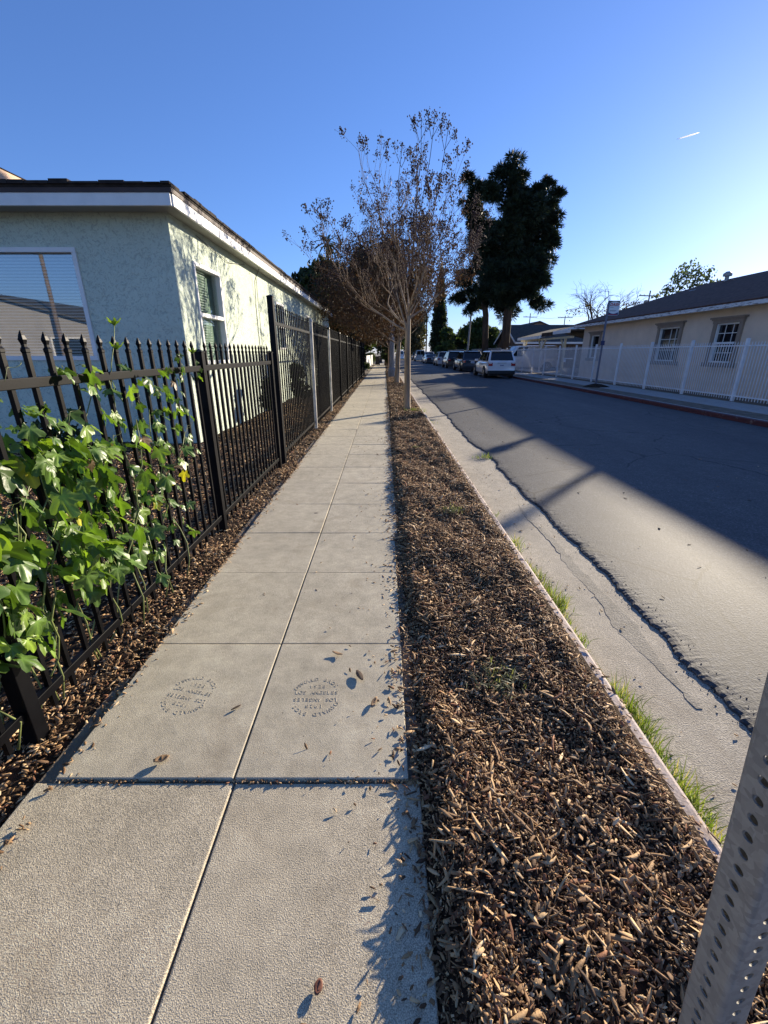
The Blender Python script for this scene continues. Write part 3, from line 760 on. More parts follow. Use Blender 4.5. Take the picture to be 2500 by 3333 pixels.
def post(root, x, y, h, w, mat, name='post', cap=True):
    o = MB().box(x-w/2, x+w/2, y-w/2, y+w/2, -.1, h).build(name, mat, root, bevel=.003)
    if cap:
        m = MB(); m.box(x-w/2-.004, x+w/2+.004, y-w/2-.004, y+w/2+.004, h, h+.012)
        m.add([(x-w/2,y-w/2,h+.0125),(x+w/2,y-w/2,h+.0125),(x+w/2,y+w/2,h+.0125),(x-w/2,y+w/2,h+.0125),(x,y,h+.03)], [(0,1,4),(1,2,4),(2,3,4),(3,0,4)])
        m.build('post_cap', mat, o)
    return o
low = thing('low_picket_fence', 'low black metal picket fence overgrown with a green vine', 'fence', (FX, 3.5, 0))
posts_low = [-.85, 1.37, 3.62, 5.85]
pk = picket_mesh(1.585, .0195, .035)
ys = []
for a, b in zip(posts_low[:-1], posts_low[1:]):
    n = 17; ys += [a+(b-a)*(i+1)/(n+1) for i in range(n)]
put_pickets(low, pk, [FX]*len(ys), ys)
for y in posts_low: post(low, FX, y, 1.50 if y < 5 else 1.5, .062, M['black_metal'])
for z in (1.385, .125):
    for a, b in zip(posts_low[:-1], posts_low[1:]):
        MB().box(FX-.016, FX+.016, a+.031, b-.031, z-.021, z+.021).build('rail', M['black_metal'], low, bevel=.003)
tall = thing('tall_picket_fence', 'tall black metal picket fence along the side of the green house', 'fence', (FX, 19, 0))
pt = picket_mesh(2.12, .018, .04)
ys = [6.16+.142*i for i in range(1, 188)]
put_pickets(tall, pt, [FX]*len(ys), ys)
post(tall, FX, 6.12, 2.17, .075, M['black_metal'])
py = [9.15, 12.0, 14.85, 17.7, 20.55, 23.4, 26.25, 29.1, 32.9]
for i, y in enumerate(py):
    m = M['greypost'] if i < 2 else M['black_metal']
    o = MB().tube([(FX+.028,y,-.1),(FX+.028,y,2.06)], .034, 12).build('post', m, tall, smooth=False)
    MB().lathe([(.036,2.06),(.040,2.075),(.030,2.11),(.005,2.125)], (FX+.028,y,0), n=12).build('post_cap', M['black_metal'] if i else M['greypost'], o)
for z in (1.87, .14):
    MB().box(FX-.02, FX+.011, 6.16, 32.9, z-.02, z+.02).build('rail', M['black_metal'], tall)

# ------------------------------------------------------------------ passion vine on the fence
def leaf_template():
    pts = []; N = 27
    for i in range(N):
        th = math.radians(-150 + 300*i/(N-1))
        r = .0
        for c, s, wd in ((0,.88,32),(52,.72,33),(-52,.72,33)):
            r = max(r, s*math.exp(-abs((math.degrees(th)-c)/wd)**2.2))
        r = max(r, .54) if abs(math.degrees(th)) < 80 else max(r, .30)
        pts.append((r*math.cos(th)+.12, r*math.sin(th), 0))
    V = [(0,0,0)]; F = []
    ctr = len(V); V.append((.16,0,0))
    mid = []
    for p in pts: mid.append(len(V)); V.append((.16+(p[0]-.16)*.55, p[1]*.55, 0))
    out = []
    for p in pts: out.append(len(V)); V.append(p)
    V = np.array(V[1:]); mid = [m-1 for m in mid]; out = [m-1 for m in out]
    T = []
    for i in range(N-1):
        T.append((0, mid[i], mid[i+1])); T.append((mid[i], out[i], out[i+1])); T.append((mid[i], out[i+1], mid[i+1]))
    return V, np.array(T)
LV, LF = leaf_template()
def vine():
    rng = np.random.default_rng(21); t = thing('passion_vine', 'leafy green climbing vine with lobed glossy leaves on the black fence', 'vine', (FX, 1.9, 0))
    P = []; size = []
    def band(n, y0, y1, zlo, zhi, xs, smin, smax):
        for _ in range(n):
            y = rng.uniform(y0, y1); z = rng.uniform(zlo, zhi); P.append((FX+rng.normal(*xs), y, z)); size.append(rng.uniform(smin, smax))
    band(105, .75, 1.5, .42, .95, (.01,.10), .10, .17)
    band(165, 1.35, 2.05, .42, 1.16, (-.01,.11), .09, .17)
    band(125, 1.9, 2.5, .34, 1.08, (-.03,.11), .08, .15)
    band(60, 2.4, 2.9, .35, .95, (-.03,.08), .06, .12)
    band(16, 1.65, 1.95, 1.05, 1.32, (.0,.05), .06, .10)
    band(46, 2.0, 2.6, 1.0, 1.46, (.02,.06), .06, .12)
    band(16, 1.5, 1.95, 1.0, 1.36, (.02,.05), .06, .11)
    band(34, 2.65, 3.25, .95, 1.42, (.02,.05), .05, .10)
    band(12, 3.1, 3.65, 1.28, 1.50, (.0,.04), .045, .08)
    band(14, 2.75, 3.3, .75, 1.15, (.02,.05), .05, .09)
    keep = [i for i in range(len(P)) if rng.random() < .97]; P = [P[i] for i in keep]; size = [size[i] for i in keep]
    P = np.array(P); size = np.array(size)*.74; n = len(P)
    # leaf frame: blade hangs outwards and down, faces the light or the street
    az = rng.normal(0.25, 1.0, n); down = rng.uniform(.3, 1.4, n)
    fx = np.stack([np.cos(az)*np.cos(down), np.sin(az)*np.cos(down), -np.sin(down)],1)
    nr = np.stack([np.cos(az)*np.sin(down), np.sin(az)*np.sin(down), np.cos(down)],1) + rng.normal(0,.3,(n,3))
    nr -= fx*(nr*fx).sum(1,keepdims=True); nr /= np.linalg.norm(nr,axis=1,keepdims=True)
    fy = np.cross(nr, fx)
    k = len(LV); V = np.zeros((n,k,3)); col = np.zeros((n,k,3))
    base = np.array([(.085,.155,.026),(.11,.195,.032),(.06,.11,.022),(.16,.25,.04),(.09,.16,.035)])
    ci = rng.integers(0,5,n); bc = base[ci]*rng.uniform(.85,1.15,(n,1))
    yel = rng.random(n) < .012; bc[yel] = (.42,.38,.03); dead = (rng.random(n) < .05) & (size < .08); bc[dead] = (.15,.10,.05); yg = rng.random(n) < .08; bc[yg] = (.22,.34,.04)
    r = np.abs(LV[:,1]); side = np.sign(LV[:,1])
    curl = rng.uniform(.15,.9,n); fold = rng.uniform(-.15,.55,n); ph = rng.uniform(0,6,n)
    for i in range(n):
        L = LV.copy(); wob = .05*np.sin(LV[:,0]*9+ph[i])*(r > .12) + .035*np.sin(np.arctan2(LV[:,1],LV[:,0]-.1)*11+ph[i])*(np.hypot(LV[:,0]-.16,LV[:,1])>.2)
        L[:,2] = -curl[i]*np.clip(LV[:,0],0,2)**2*.65 + fold[i]*r*.6 - curl[i]*.5*r**2*1.4 + wob
        L *= size[i]
        V[i] = P[i] + L[:,:1]*fx[i] + L[:,1:2]*fy[i] + L[:,2:]*nr[i]
        c = np.repeat(bc[i][None], k, 0); c[r < .015] = c[r < .015]*1.7; col[i] = c
    F = (LF[None]+(np.arange(n)*k)[:,None,None]).reshape(-1,3)
    np_mesh('foliage', V.reshape(-1,3), F, M['leaf'], t, col.reshape(-1,3), smooth=True)
    # stems and tendrils
    rr = random.Random(3); mb = MB()
    for s in range(20):
        y = rr.uniform(.8, 2.8); x = FX+rr.uniform(-.08,.08); z = .02; pts = [(x,y,z)]
        L = rr.uniform(.8, 1.45 if y > 2 else 1.1); st_ = 9
        for i in range(st_):
            y += rr.uniform(-.04,.09); x += (FX-x)*.3+rr.uniform(-.04,.04); z += L/st_; pts.append((x,y,z))
        mb.tube(pts, [.0042]*6+[.003]*(len(pts)-6), 6)
    for i in range(0, n, 2):
        p = Vector(P[i]); q = p - Vector(fx[i])*size[i]*.5 + Vector((0,0,-size[i]*.2)); mb.tube([q, (p+q)/2+Vector((0,0,.006)), p], .0016, 4)
    mb.tube([(FX,2.38,1.30),(FX+.01,2.42,1.45),(FX+.02,2.47,1.56),(FX+.02,2.50,1.64)], [.004,.003,.0025,.002], 6)
    for s in range(10):
        y = rr.uniform(1.5,3.2); z = rr.uniform(.6,1.5); pts = []
        for i in range(16):
            a = i*.55; pts.append((FX+.03+.018*math.cos(a)*(i/16), y+.007*i, z+.012*i-.0006*i*i+.018*math.sin(a)*(i/16)))
        mb.tube(pts, .0011, 4)
    mb.build('stem', M['stem'], t, smooth=True)
    # young shoots at the tips
    m2 = []; P2 = []; 
    for (y, z) in ((2.50,1.64),(1.80,1.25),(3.45,1.50),(2.48,1.52)):
        for j in range(7):
            a = j*2*math.pi/7; P2.append((FX+.02, y, z, a))
    k = len(LV); V2 = np.zeros((len(P2),k,3))
    for i, (x, y, z, a) in enumerate(P2):
        L = LV*.055; L[:,1] *= .45; el = .5
        f = np.array((math.cos(a)*math.cos(el), math.sin(a)*math.cos(el), math.sin(el))); s_ = np.array((-math.sin(a), math.cos(a), 0)); nn = np.cross(f, s_)
        V2[i] = np.array((x,y,z)) + L[:,:1]*f + L[:,1:2]*s_ + (L[:,:1]**2*4)*nn
    F2 = (LF[None]+(np.arange(len(P2))*k)[:,None,None]).reshape(-1,3)
    np_mesh('young_leaves', V2.reshape(-1,3), F2, M['leaf'], t, np.tile(np.array([(.24,.36,.05)]), (len(P2)*k,1)), smooth=True)
vine()

# ------------------------------------------------------------------ houses
def wall_grid(mb, o, u, nrm, L, z0, z1, openings, th=.16):
    """wall of length L from point o along u, outward normal nrm, with rectangular openings (a,b,za,zb)"""
    o = Vector(o); u = Vector(u); nrm = Vector(nrm)
    us = sorted({0, L, *[v for q in openings for v in q[:2]]}); zs = sorted({z0, z1, *[v for q in openings for v in q[2:]]})
    P = lambda a, z, d: o + u*a + Vector((0,0,z)) - nrm*d
    for a, b in zip(us[:-1], us[1:]):
        for c, d in zip(zs[:-1], zs[1:]):
            if any(q[0] <= a and b <= q[1] and q[2] <= c and d <= q[3] for q in openings): continue
            mb.add([P(a,c,0),P(b,c,0),P(b,d,0),P(a,d,0)], [(0,1,2,3)]); mb.add([P(a,c,th),P(b,c,th),P(b,d,th),P(a,d,th)], [(3,2,1,0)])
    for a, b, c, d in openings:
        for p, q in (((a,c),(b,c)),((b,c),(b,d)),((b,d),(a,d)),((a,d),(a,c))):
            mb.add([P(p[0],p[1],0),P(q[0],q[1],0),P(q[0],q[1],th),P(p[0],p[1],th)], [(0,1,2,3)])
def fr_box(mb, o, u, nrm, a0, a1, z0, z1, d0, d1):
    o = Vector(o); u = Vector(u); nrm = Vector(nrm)
    P = lambda a, z, d: o + u*a + Vector((0,0,z)) + nrm*d
    mb.add([P(a0,z0,d0),P(a1,z0,d0),P(a1,z1,d0),P(a0,z1,d0),P(a0,z0,d1),P(a1,z0,d1),P(a1,z1,d1),P(a0,z1,d1)],
           [(0,3,2,1),(4,5,6,7),(0,1,5,4),(1,2,6,5),(2,3,7,6),(3,0,4,7)])
def ring(mb, o, u, nrm, a0, a1, z0, z1, w, d0, d1):
    fr_box(mb, o,u,nrm, a0,a1, z0,z0+w, d0,d1); fr_box(mb, o,u,nrm, a0,a1, z1-w,z1, d0,d1)
    fr_box(mb, o,u,nrm, a0,a0+w, z0+w,z1-w, d0,d1); fr_box(mb, o,u,nrm, a1-w,a1, z0+w,z1-w, d0,d1)
def window(root, o, u, nrm, a0, a1, z0, z1, gl, fw=.06, rail=None, blinds=True, mull=None, slats_to=None, room=None, bl=.03, dk=.30):
    f = MB(); ring(f, o,u,nrm, a0,a1, z0,z1, fw, -.10, .025)
    if rail: fr_box(f, o,u,nrm, a0+fw,a1-fw, rail-.035,rail+.035, -.09,.012)
    w = f.build('window', M['frame'], root, bevel=.006)
    g = MB()
    if rail:
        fr_box(g, o,u,nrm, a0+fw,a1-fw, z0+fw,rail-.035, -.082,-.076); fr_box(g, o,u,nrm, a0+fw,a1-fw, rail+.035,z1-fw, -.070,-.064)
    else: fr_box(g, o,u,nrm, a0+fw,a1-fw, z0+fw,z1-fw, -.075,-.069)
    g.build('pane', gl, w)
    if mull:
        m = MB()
        for a in mull[0]: fr_box(m, o,u,nrm, a-.011,a+.011, z0+fw, z1-fw, -.068,-.050)
        for z in mull[1]: fr_box(m, o,u,nrm, a0+fw,a1-fw, z-.011,z+.011, -.0675,-.0505)
        m.build('muntins', M['frame'], w)
    if blinds:
        b = MB(); z = z0+fw; a1b = slats_to if slats_to else a1
        while z < z1-.02:
            fr_box(b, o,u,nrm, a0+.02,a1b-.02, z,z+bl, -.100,-.092); z += .046
        b.build('blinds', M['blind'], w)
    b = MB(); fr_box(b, o,u,nrm, a0-.05,a1+.05, z0-.05,z1+.05, -dk-.04,-dk); b.build('dark_room', M['dark_in'], w) if not room else b.build('dark_room', room, w)
    return w

def green_house():
    t = thing('stucco_house', 'pale green stucco house with white fascia behind the black fence', 'house', (-3.3, 7.7, 0))
    X0, Y0, Y1, XL, H = -3.3, 7.7, 28.0, -15.0, 3.5
    w = MB()
    fo, fu, fn = (XL, Y0, 0), (1,0,0), (0,-1,0)
    wx0, wx1 = -7.0-XL, -4.80-XL
    wall_grid(w, fo, fu, fn, X0-XL, -.1, H, [(wx0, wx1, 1.38, 3.04)])
    so_, su, sn = (X0, Y0, 0), (0,1,0), (1,0,0)
    wins = [(.72, 2.02, 1.30, 2.99), (6.7, 7.85, 1.6, 2.97), (12.1, 13.4, 1.7, 3.0), (18.4, 19.3, 2.0, 3.0)]
    wall_grid(w, so_, su, sn, Y1-Y0, -.1, H, wins)
    w.add([(X0,Y1,-.1),(XL,Y1,-.1),(XL,Y1,H),(X0,Y1,H)], [(0,1,2,3)]); w.add([(XL,Y1,-.1),(XL,Y0,-.1),(XL,Y0,H),(XL,Y1,H)], [(0,1,2,3)])
    w.build('wall', M['stucco_green'], t)
    window(t, fo, fu, fn, wx0, wx1, 1.38, 3.04, M['glass_big'], .07)
    window(t, so_, su, sn, *wins[0], M['glass'], .065, rail=2.15, slats_to=1.50, room=pmat('dim_green_room', (.30,.36,.29), .9), bl=.012, dk=.165)
    for q in wins[1:]: window(t, so_, su, sn, *q, M['glass'], .06, rail=(q[2]+q[3])/2, blinds=True)
    # eaves, fascia, roof
    ex, ey, ey1 = X0+.27, Y0-.42, Y1+.3
    MB().add([(XL-.4,ey+.02,H+.001),(ex-.02,ey+.02,H+.001),(ex-.02,ey1-.02,H+.001),(XL-.4,ey1-.02,H+.001)], [(3,2,1,0)]).build('soffit', M['soffit'], t)
    f = MB(); xs = [XL-.4, -5.55, ex-.0]
    f.box(XL-.4, -5.553, ey-.022, ey+.02, H-.03, H+.125); f.box(-5.547, ex+.0, ey-.022, ey+.02, H-.03, H+.125)
    f.build('fascia', M['white_paint'], t, bevel=.003)
    f = MB(); y = ey+.021
    for L in (4.9, 4.9, 4.9, 5.6):
        f.box(ex-.02, ex+.022, y, min(y+L-.004, ey1), H-.03, H+.125); y += L
    f.build('fascia', M['white_paint'], t, bevel=.003)
    d = MB(); d.box(XL-.4, ex+.035, ey-.035, ey+.03, H+.126, H+.185); d.box(ex-.03, ex+.035, ey+.031, ey1, H+.126, H+.185)
    d.build('drip_edge', M['brown_trim'], t)
    e = .05; zr = H+.215; s = .24; xm = (XL+ex)/2; hw = (ex+e-XL)/2
    A, B, Cc, D = (XL-.5,ey-e,zr), (ex+e,ey-e,zr), (ex+e,ey1+e,zr), (XL-.5,ey1+e,zr)
    r1, r2 = (xm, ey-e+hw, zr+s*hw), (xm, ey1+e-hw, zr+s*hw)
    rf = MB(); rf.slab([A,B,r1], .03); rf.slab([B,Cc,r2,r1], .03); rf.slab([Cc,D,r2], .03); rf.slab([D,A,r1,r2], .03)
    rf.build('roof', M['shingle_dark'], t)
    rr = random.Random(9); sh = MB()
    x = -15.0
    while x < ex-.05:
        L = min(rr.uniform(.22,.42), ex+e-.0-x); h = rr.uniform(.008,.036); sh.box(x, x+L-.01, ey-e-.03, ey+.25, zr+.0, zr+.012+h+.012*math.sin(x*2.2)); x += L
    y = ey+.36
    while y < ey1:
        L = rr.uniform(.22,.42); h = rr.uniform(.01,.03); sh.box(ex-.3, ex+e+.02, y, y+L-.01, zr+.0, zr+.022+h); y += L
    sh.build('shingles', M['shingle_dark'], t)
    c = MB(); c.tube([(X0+.02,8.7,3.42),(X0+.03,10.3,3.28),(X0+.02,11.5,3.44)], .006, 5); c.tube([(X0+.2,12.1,3.46),(X0+.05,12.15,3.2),(X0+.012,12.2,2.6),(X0+.012,12.25,.2)], .007, 5)
    c.tube([(X0+.012,12.45,3.4),(X0+.012,12.5,.2)], .005, 5)
    c.build('cable', M['wire'], t)
green_house()

def rear_house():
    t = thing('two_storey_house', 'upper corner of a taller house with orange brown eave beyond the green house roof', 'house', (-22, 23, 0))
    MB().box(-28.0, -16.9, 12.2, 34, -.1, 8.5).build('wall', M['stucco_tan'], t)
    e, y0, y1 = -16.2, 11.6, 34.6
    MB().box(e-.7, e-.045, y0, y1, 8.501, 8.53).build('soffit', pmat('brown_eave_boards', (.28,.17,.10), .8, 0, .2, 3), t)
    MB().box(e-.04, e, y0, y1, 8.42, 8.80).build('fascia', pmat('sunlit_orange_fascia', (.62,.40,.26), .7), t)  # orange of the sunlight put into the board's own colour
    r = MB(); r.slab([(e+.05,y0,8.83),(e+.05,y1,8.83),(-22.4,y1,10.6),(-22.4,y0,10.6)], .03); r.slab([(-22.4,y0,10.6),(-22.4,y1,10.6),(-28.7,y1,8.83),(-28.7,y0,8.83)], .03)
    r.build('roof', M['shingle_dark'], t)
    g = MB(); g.add([(-28,12.19,8.5),(-16.9,12.19,8.5),(-22.4,12.19,10.4)], [(0,1,2)]); g.build('gable', M['stucco_tan'], t)
rear_house()

def cream_house():
    t = thing('cream_house', 'cream stucco house with brown shingle roof behind white fence', 'house', (12.9, 18, 0))
    X, Y0, Y1, XR, H = 12.9, 3.0, 30.0, 21.2, 3.08
    w = MB(); o, u, n = (X,Y0,0), (0,1,0), (-1,0,0)
    q = lambda yc, wd, a, b: (yc-wd/2-Y0, yc+wd/2-Y0, a, b)
    wins = [q(17.5,1.15,1.15,2.55), q(21.0,1.45,1.15,2.57), q(28.2,1.05,1.2,2.5), q(10.5,1.2,1.15,2.55)]
    wall_grid(w, o,u,n, Y1-Y0, -.1, H, wins)
    w.add([(X,Y1,-.1),(XR,Y1,-.1),(XR,Y1,H),(X,Y1,H)], [(3,2,1,0)]); w.add([(X,Y0,-.1),(XR,Y0,-.1),(XR,Y0,H),(X,Y0,H)], [(0,1,2,3)]); w.add([(XR,Y0,-.1),(XR,Y1,-.1),(XR,Y1,H),(XR,Y0,H)], [(0,1,2,3)])
    w.build('wall', M['stucco_cream'], t)
    for i, (a, b, c, d) in enumerate(wins):
        mm = (a+b)/2
        if i == 1: win = window(t, o,u,n, a,b,c,d, M['darkglass'], .05, None, False, ([mm, a+.36], [1.62,2.08]))
        elif i == 2: win = window(t, o,u,n, a,b,c,d, M['darkglass'], .05, None, False)
        else: win = window(t, o,u,n, a,b,c,d, M['darkglass'], .05, (c+d)/2, False, ([a+(b-a)/3, a+(b-a)*2/3], [c+.35, d-.35]))
        s = MB(); fw = .17
        fr_box(s, o,u,n, a-fw,a, c,d, .0,.07); fr_box(s, o,u,n, b,b+fw, c,d, .0,.07)
        fr_box(s, o,u,n, a-fw-.02,b+fw+.02, d,d+.16, .0,.09); fr_box(s, o,u,n, a-fw-.11,b+fw+.11, d+.16,d+.22, .0,.17); fr_box(s, o,u,n, a-fw-.06,b+fw+.06, d+.11,d+.16, .09,.13)
        s.build('window_trim', M['trim_brown'], t)
        s = MB(); fr_box(s, o,u,n, a-fw-.10,b+fw+.10, c-.16,c, .0,.13); s.build('window_sill', M['trim_brown'], t)
    ov = .5; zr = H+.13; ex = X-ov
    MB().add([(ex,Y0-ov,H+.0),(XR+ov,Y0-ov,H),(XR+ov,Y1+ov,H),(ex,Y1+ov,H)], [(3,2,1,0)]).build('soffit', M['soffit'], t)
    f = MB(); f.box(ex-.03, ex+.01, Y0-ov, Y1+ov, H-.06, H+.115); f.box(ex+.01, XR+ov, Y1+ov-.02, Y1+ov+.02, H-.06, H+.115)
    f.build('fascia', M['peel'], t)
    hw = (XR+ov-ex)/2; xm = (XR+ov+ex)/2; s = .37; e = .05
    A, B, Cc, D = (ex-e,Y0-ov-e,zr), (XR+ov+e,Y0-ov-e,zr), (XR+ov+e,Y1+ov+e,zr), (ex-e,Y1+ov+e,zr)
    r1, r2 = (xm, Y0-ov+hw, zr+s*hw), (xm, Y1+ov-hw, zr+s*hw)
    r = MB(); r.slab([A,B,r1], .06); r.slab([B,Cc,r2,r1], .06); r.slab([Cc,D,r2], .06); r.slab([D,A,r1,r2], .06)
    rf = r.build('roof', M['shingle_brown'], t)
    zc = zr+s*hw
    MB().tube([(17.85,22.3,zc-.7),(17.9,22.3,5.7)], .075, 12).lathe([(.13,5.7),(.13,5.8),(.06,5.88)], (17.9,22.3,0), n=12).build('chimney', M['galv'], rf)
    MB().tube([(16.7,23.6,zc-.7),(16.7,23.6,5.0)], .09, 10).lathe([(.19,5.0),(.19,5.12),(.08,5.2)], (16.7,23.6,0), n=10).build('vent_pipe', M['galv'], rf)
    MB().box(15.9,16.4,24.6,25.1,4.2,4.55).build('roof_vent', M['galv'], rf, bevel=.05)
    MB().tube([(16.9,27.0,3.6),(16.9,27.0,4.75)], .05, 8).build('vent_pipe', M['galv'], rf)
cream_house()

def carport():
    t = thing('carport', 'white timber carport with knee braced posts beside the cream house', 'carport', (13.5, 37, 0))
    y0, y1, x0, x1 = 31.0, 42.5, 12.6, 18.5
    def rz(x): return 3.20 - abs(x-15.4)*.0
    # gabled roof, ridge along y
    for i, (xa, za, xb, zb) in enumerate(((12.2,2.62,14.6,3.18),)):
        pass
    r = MB(); r.slab([(12.3,42.6,2.70),(15.2,42.6,3.42),(15.2,36.6,3.42),(12.3,36.6,2.70)][::-1], -.07); r.slab([(15.2,42.6,3.42),(18.4,42.6,2.7),(18.4,36.6,2.7),(15.2,36.6,3.42)][::-1], -.07)
    r.slab([(12.4,36.5,2.86),(18.4,36.5,3.0),(18.4,30.9,3.02),(12.4,30.9,2.9)], .07)
    r.build('roof', M['shingle_grey'], t)
    f = MB(); f.box(12.26,12.30,36.6,42.6,2.56,2.76); f.beam((12.28,36.56,2.70),(15.2,36.56,3.40),.05,.2); f.beam((15.2,36.56,3.40),(18.4,36.56,2.70),.05,.2); f.box(12.33,12.37,30.9,34.0,2.76,2.98)
    f.build('fascia', M['white_paint'], t)
    MB().box(12.375,12.40,34.0,36.5,2.68,2.95).build('bare_fascia', M['pinebark'], t)
    b = MB(); b.box(12.55,12.70,31.0,42.4,2.44,2.57); b.build('beam', M['cream_wood'], t)
    for y in (32.2, 36.9, 41.6):
        p = MB().box(12.55,12.69,y-.07,y+.07,-.1,2.438).build('post', M['white_paint'] if y > 36 else M['cream_wood'], t)
        br = MB()
        for s in (-1, 1):
            if (y < 33 and s < 0) or (y > 41 and s > 0): continue
            br.beam((12.62,y+s*.08,1.75),(12.62,y+s*.80,2.43),.09,.09)
        br.build('brace', M['cream_wood'], p)
    MB().box(18.5,18.6,31,42.5,-.1,2.8).build('back_wall', M['grey_boards'], t)
carport()

def simple_house(name, label, x0, x1, y0, y1, h, rise, wall, roof, ridge='y', ov=.4, fasc='white_paint', win=(), chim=None):
    t = thing(name, label, 'house', ((x0+x1)/2, (y0+y1)/2, 0))
    MB().box(x0, x1, y0, y1, -.15, h).build('wall', wall, t)
    r = MB(); g = MB(); f = MB()
    if ridge == 'y':
        xm = (x0+x1)/2; k = rise/((x1-x0)/2); e = h-ov*k
        r.slab([(x0-ov,y0-ov,e),(xm,y0-ov,h+rise),(xm,y1+ov,h+rise),(x0-ov,y1+ov,e)], .1); r.slab([(xm,y0-ov,h+rise),(x1+ov,y0-ov,e),(x1+ov,y1+ov,e),(xm,y1+ov,h+rise)], .1)
        for y in (y0, y1): g.add([(x0,y,h),(x1,y,h),(xm,y,h+rise-.11)], [(0,1,2)])
        for a in (x0-ov, x1+ov): f.beam((a,y0-ov-.03,e-.08),(xm,y0-ov-.03,h+rise-.08),.04,.2)
        f.box(x0-ov-.03,x0-ov-.001,y0-ov,y1+ov,e-.2,e-.0)
    else:
        ym = (y0+y1)/2; k = rise/((y1-y0)/2); e = h-ov*k
        r.slab([(x0-ov,y0-ov,e),(x1+ov,y0-ov,e),(x1+ov,ym,h+rise),(x0-ov,ym,h+rise)], .1); r.slab([(x0-ov,ym,h+rise),(x1+ov,ym,h+rise),(x1+ov,y1+ov,e),(x0-ov,y1+ov,e)], .1)
        for x in (x0, x1): g.add([(x,y0,h),(x,y1,h),(x,ym,h+rise-.11)], [(0,1,2)])
        for a in (y0-ov, y1+ov): f.beam((x0-ov-.03,a,e-.08),(x0-ov-.03,ym,h+rise-.08),.04,.2)
        f.box(x0-ov,x1+ov,y0-ov-.03,y0-ov-.001,e-.2,e)
    rf = r.build('roof', roof, t); g.build('gable', wall, t); f.build('fascia', M[fasc], t)
    for (o, u, n, a0, a1, z0, z1) in win:
        m = MB(); ring(m, o,u,n, a0,a1,z0,z1,.08,-.01,.05); w = m.build('window', M['frame'], t)
        m = MB(); fr_box(m, o,u,n, a0+.08,a1-.08,z0+.08,z1-.08,.005,.02); m.build('pane', M['darkglass'], w)
    return t, rf
simple_house('brick_house', 'brown gabled house with white bargeboards beyond the carport', 14.2, 30, 49, 57.5, 2.75, 1.75, M['stucco_brown'], M['shingle_grey'], 'x',
   win=[((14.2,49,0),(0,1,0),(-1,0,0),2.2,3.4,1.3,2.2),((14.2,49,0),(0,1,0),(-1,0,0),5.0,6.2,1.3,2.2)])
simple_house('stucco_house', 'tan stucco house with dark gable roof behind the pine trunks', 15.5, 28, 66, 78, 3.3, 2.4, M['stucco_tan'], M['shingle_dark'], 'y',
   win=[((15.5,66,0),(1,0,0),(0,-1,0),2.0,4.2,1.2,2.4)], fasc='brown_trim')
simple_house('green_gabled_house', 'small pale green gable showing above the bushes far off', 18, 28, 96, 106, 4.2, 2.0, pmat('pale_green_siding', (.30,.42,.38), .8), M['shingle_grey'], 'y')
simple_house('beige_house', 'low beige house across the street behind the photographer', -31, -16.5, -24, -13, 3.0, 1.9, M['stucco_grey'], M['shingle_grey'], 'y',
   win=[((-16.5,-13,0),(-1,0,0),(0,1,0),2,4,1.2,2.4),((-16.5,-13,0),(-1,0,0),(0,1,0),9,11,1.2,2.4)])

# ------------------------------------------------------------------ white fence, board fence
WX = 11.6
def white_fence():
    t = thing('white_picket_fence', 'white metal picket fence in front of the cream house', 'fence', (WX, 28, 0))
    mb = MB(); a = .0085
    mb.box(-a,a,-a,a,.05,1.80); mb.add([(-a,-a,1.8005),(a,-a,1.8005),(a,a,1.8005),(-a,a,1.8005),(0,0,1.86)], [(0,1,4),(1,2,4),(2,3,4),(3,0,4)])
    me = bpy.data.meshes.new('picket'); me.from_pydata(mb.v, [], mb.f); me.materials.append(M['white_metal'])
    ys = [11.0+.118*i for i in range(292)]
    put_pickets(t, me, [WX]*len(ys), ys, 100, M['white_metal'])
    y = 9.55
    while y < 45.8:
        post(t, WX+.005, y, 1.92, .085, M['white_metal'], 'post'); y += 2.6
    for z in (1.72, .16):
        MB().box(WX-.02, WX+.02, 9.6, 45.6, z-.02, z+.02).build('rail', M['white_metal'], t)
    MB().box(WX-.09,WX-.03,29.0,29.25,.95,1.12).build('latch', M['white_metal'], t, bevel=.01)
    MB().box(WX-.035,WX-.0215,28.0,29.4,1.13,1.2).build('gate_bar', M['white_metal'], t)
white_fence()
def board_fence():
    t = thing('board_fence', 'weathered pale board fence running behind the parked cars', 'fence', (11.7, 62, 0))
    mb = MB(); rr = random.Random(5); y = 45.8
    while y < 84:
        mb.box(11.66, 11.69, y+.006, y+.144, .0, 1.95+rr.uniform(-.05,.05)); y += .15
    mb.build('boards', M['grey_boards'], t)
    y = 45.9
    while y < 84: MB().box(11.695, 11.80, y, y+.1, -.1, 1.85).build('post', M['grey_boards'], t); y += 2.4
    for z in (.4, 1.6): MB().box(11.695, 11.74, 46.01, 84, z, z+.09).build('rail', M['grey_boards'], t)
board_fence()

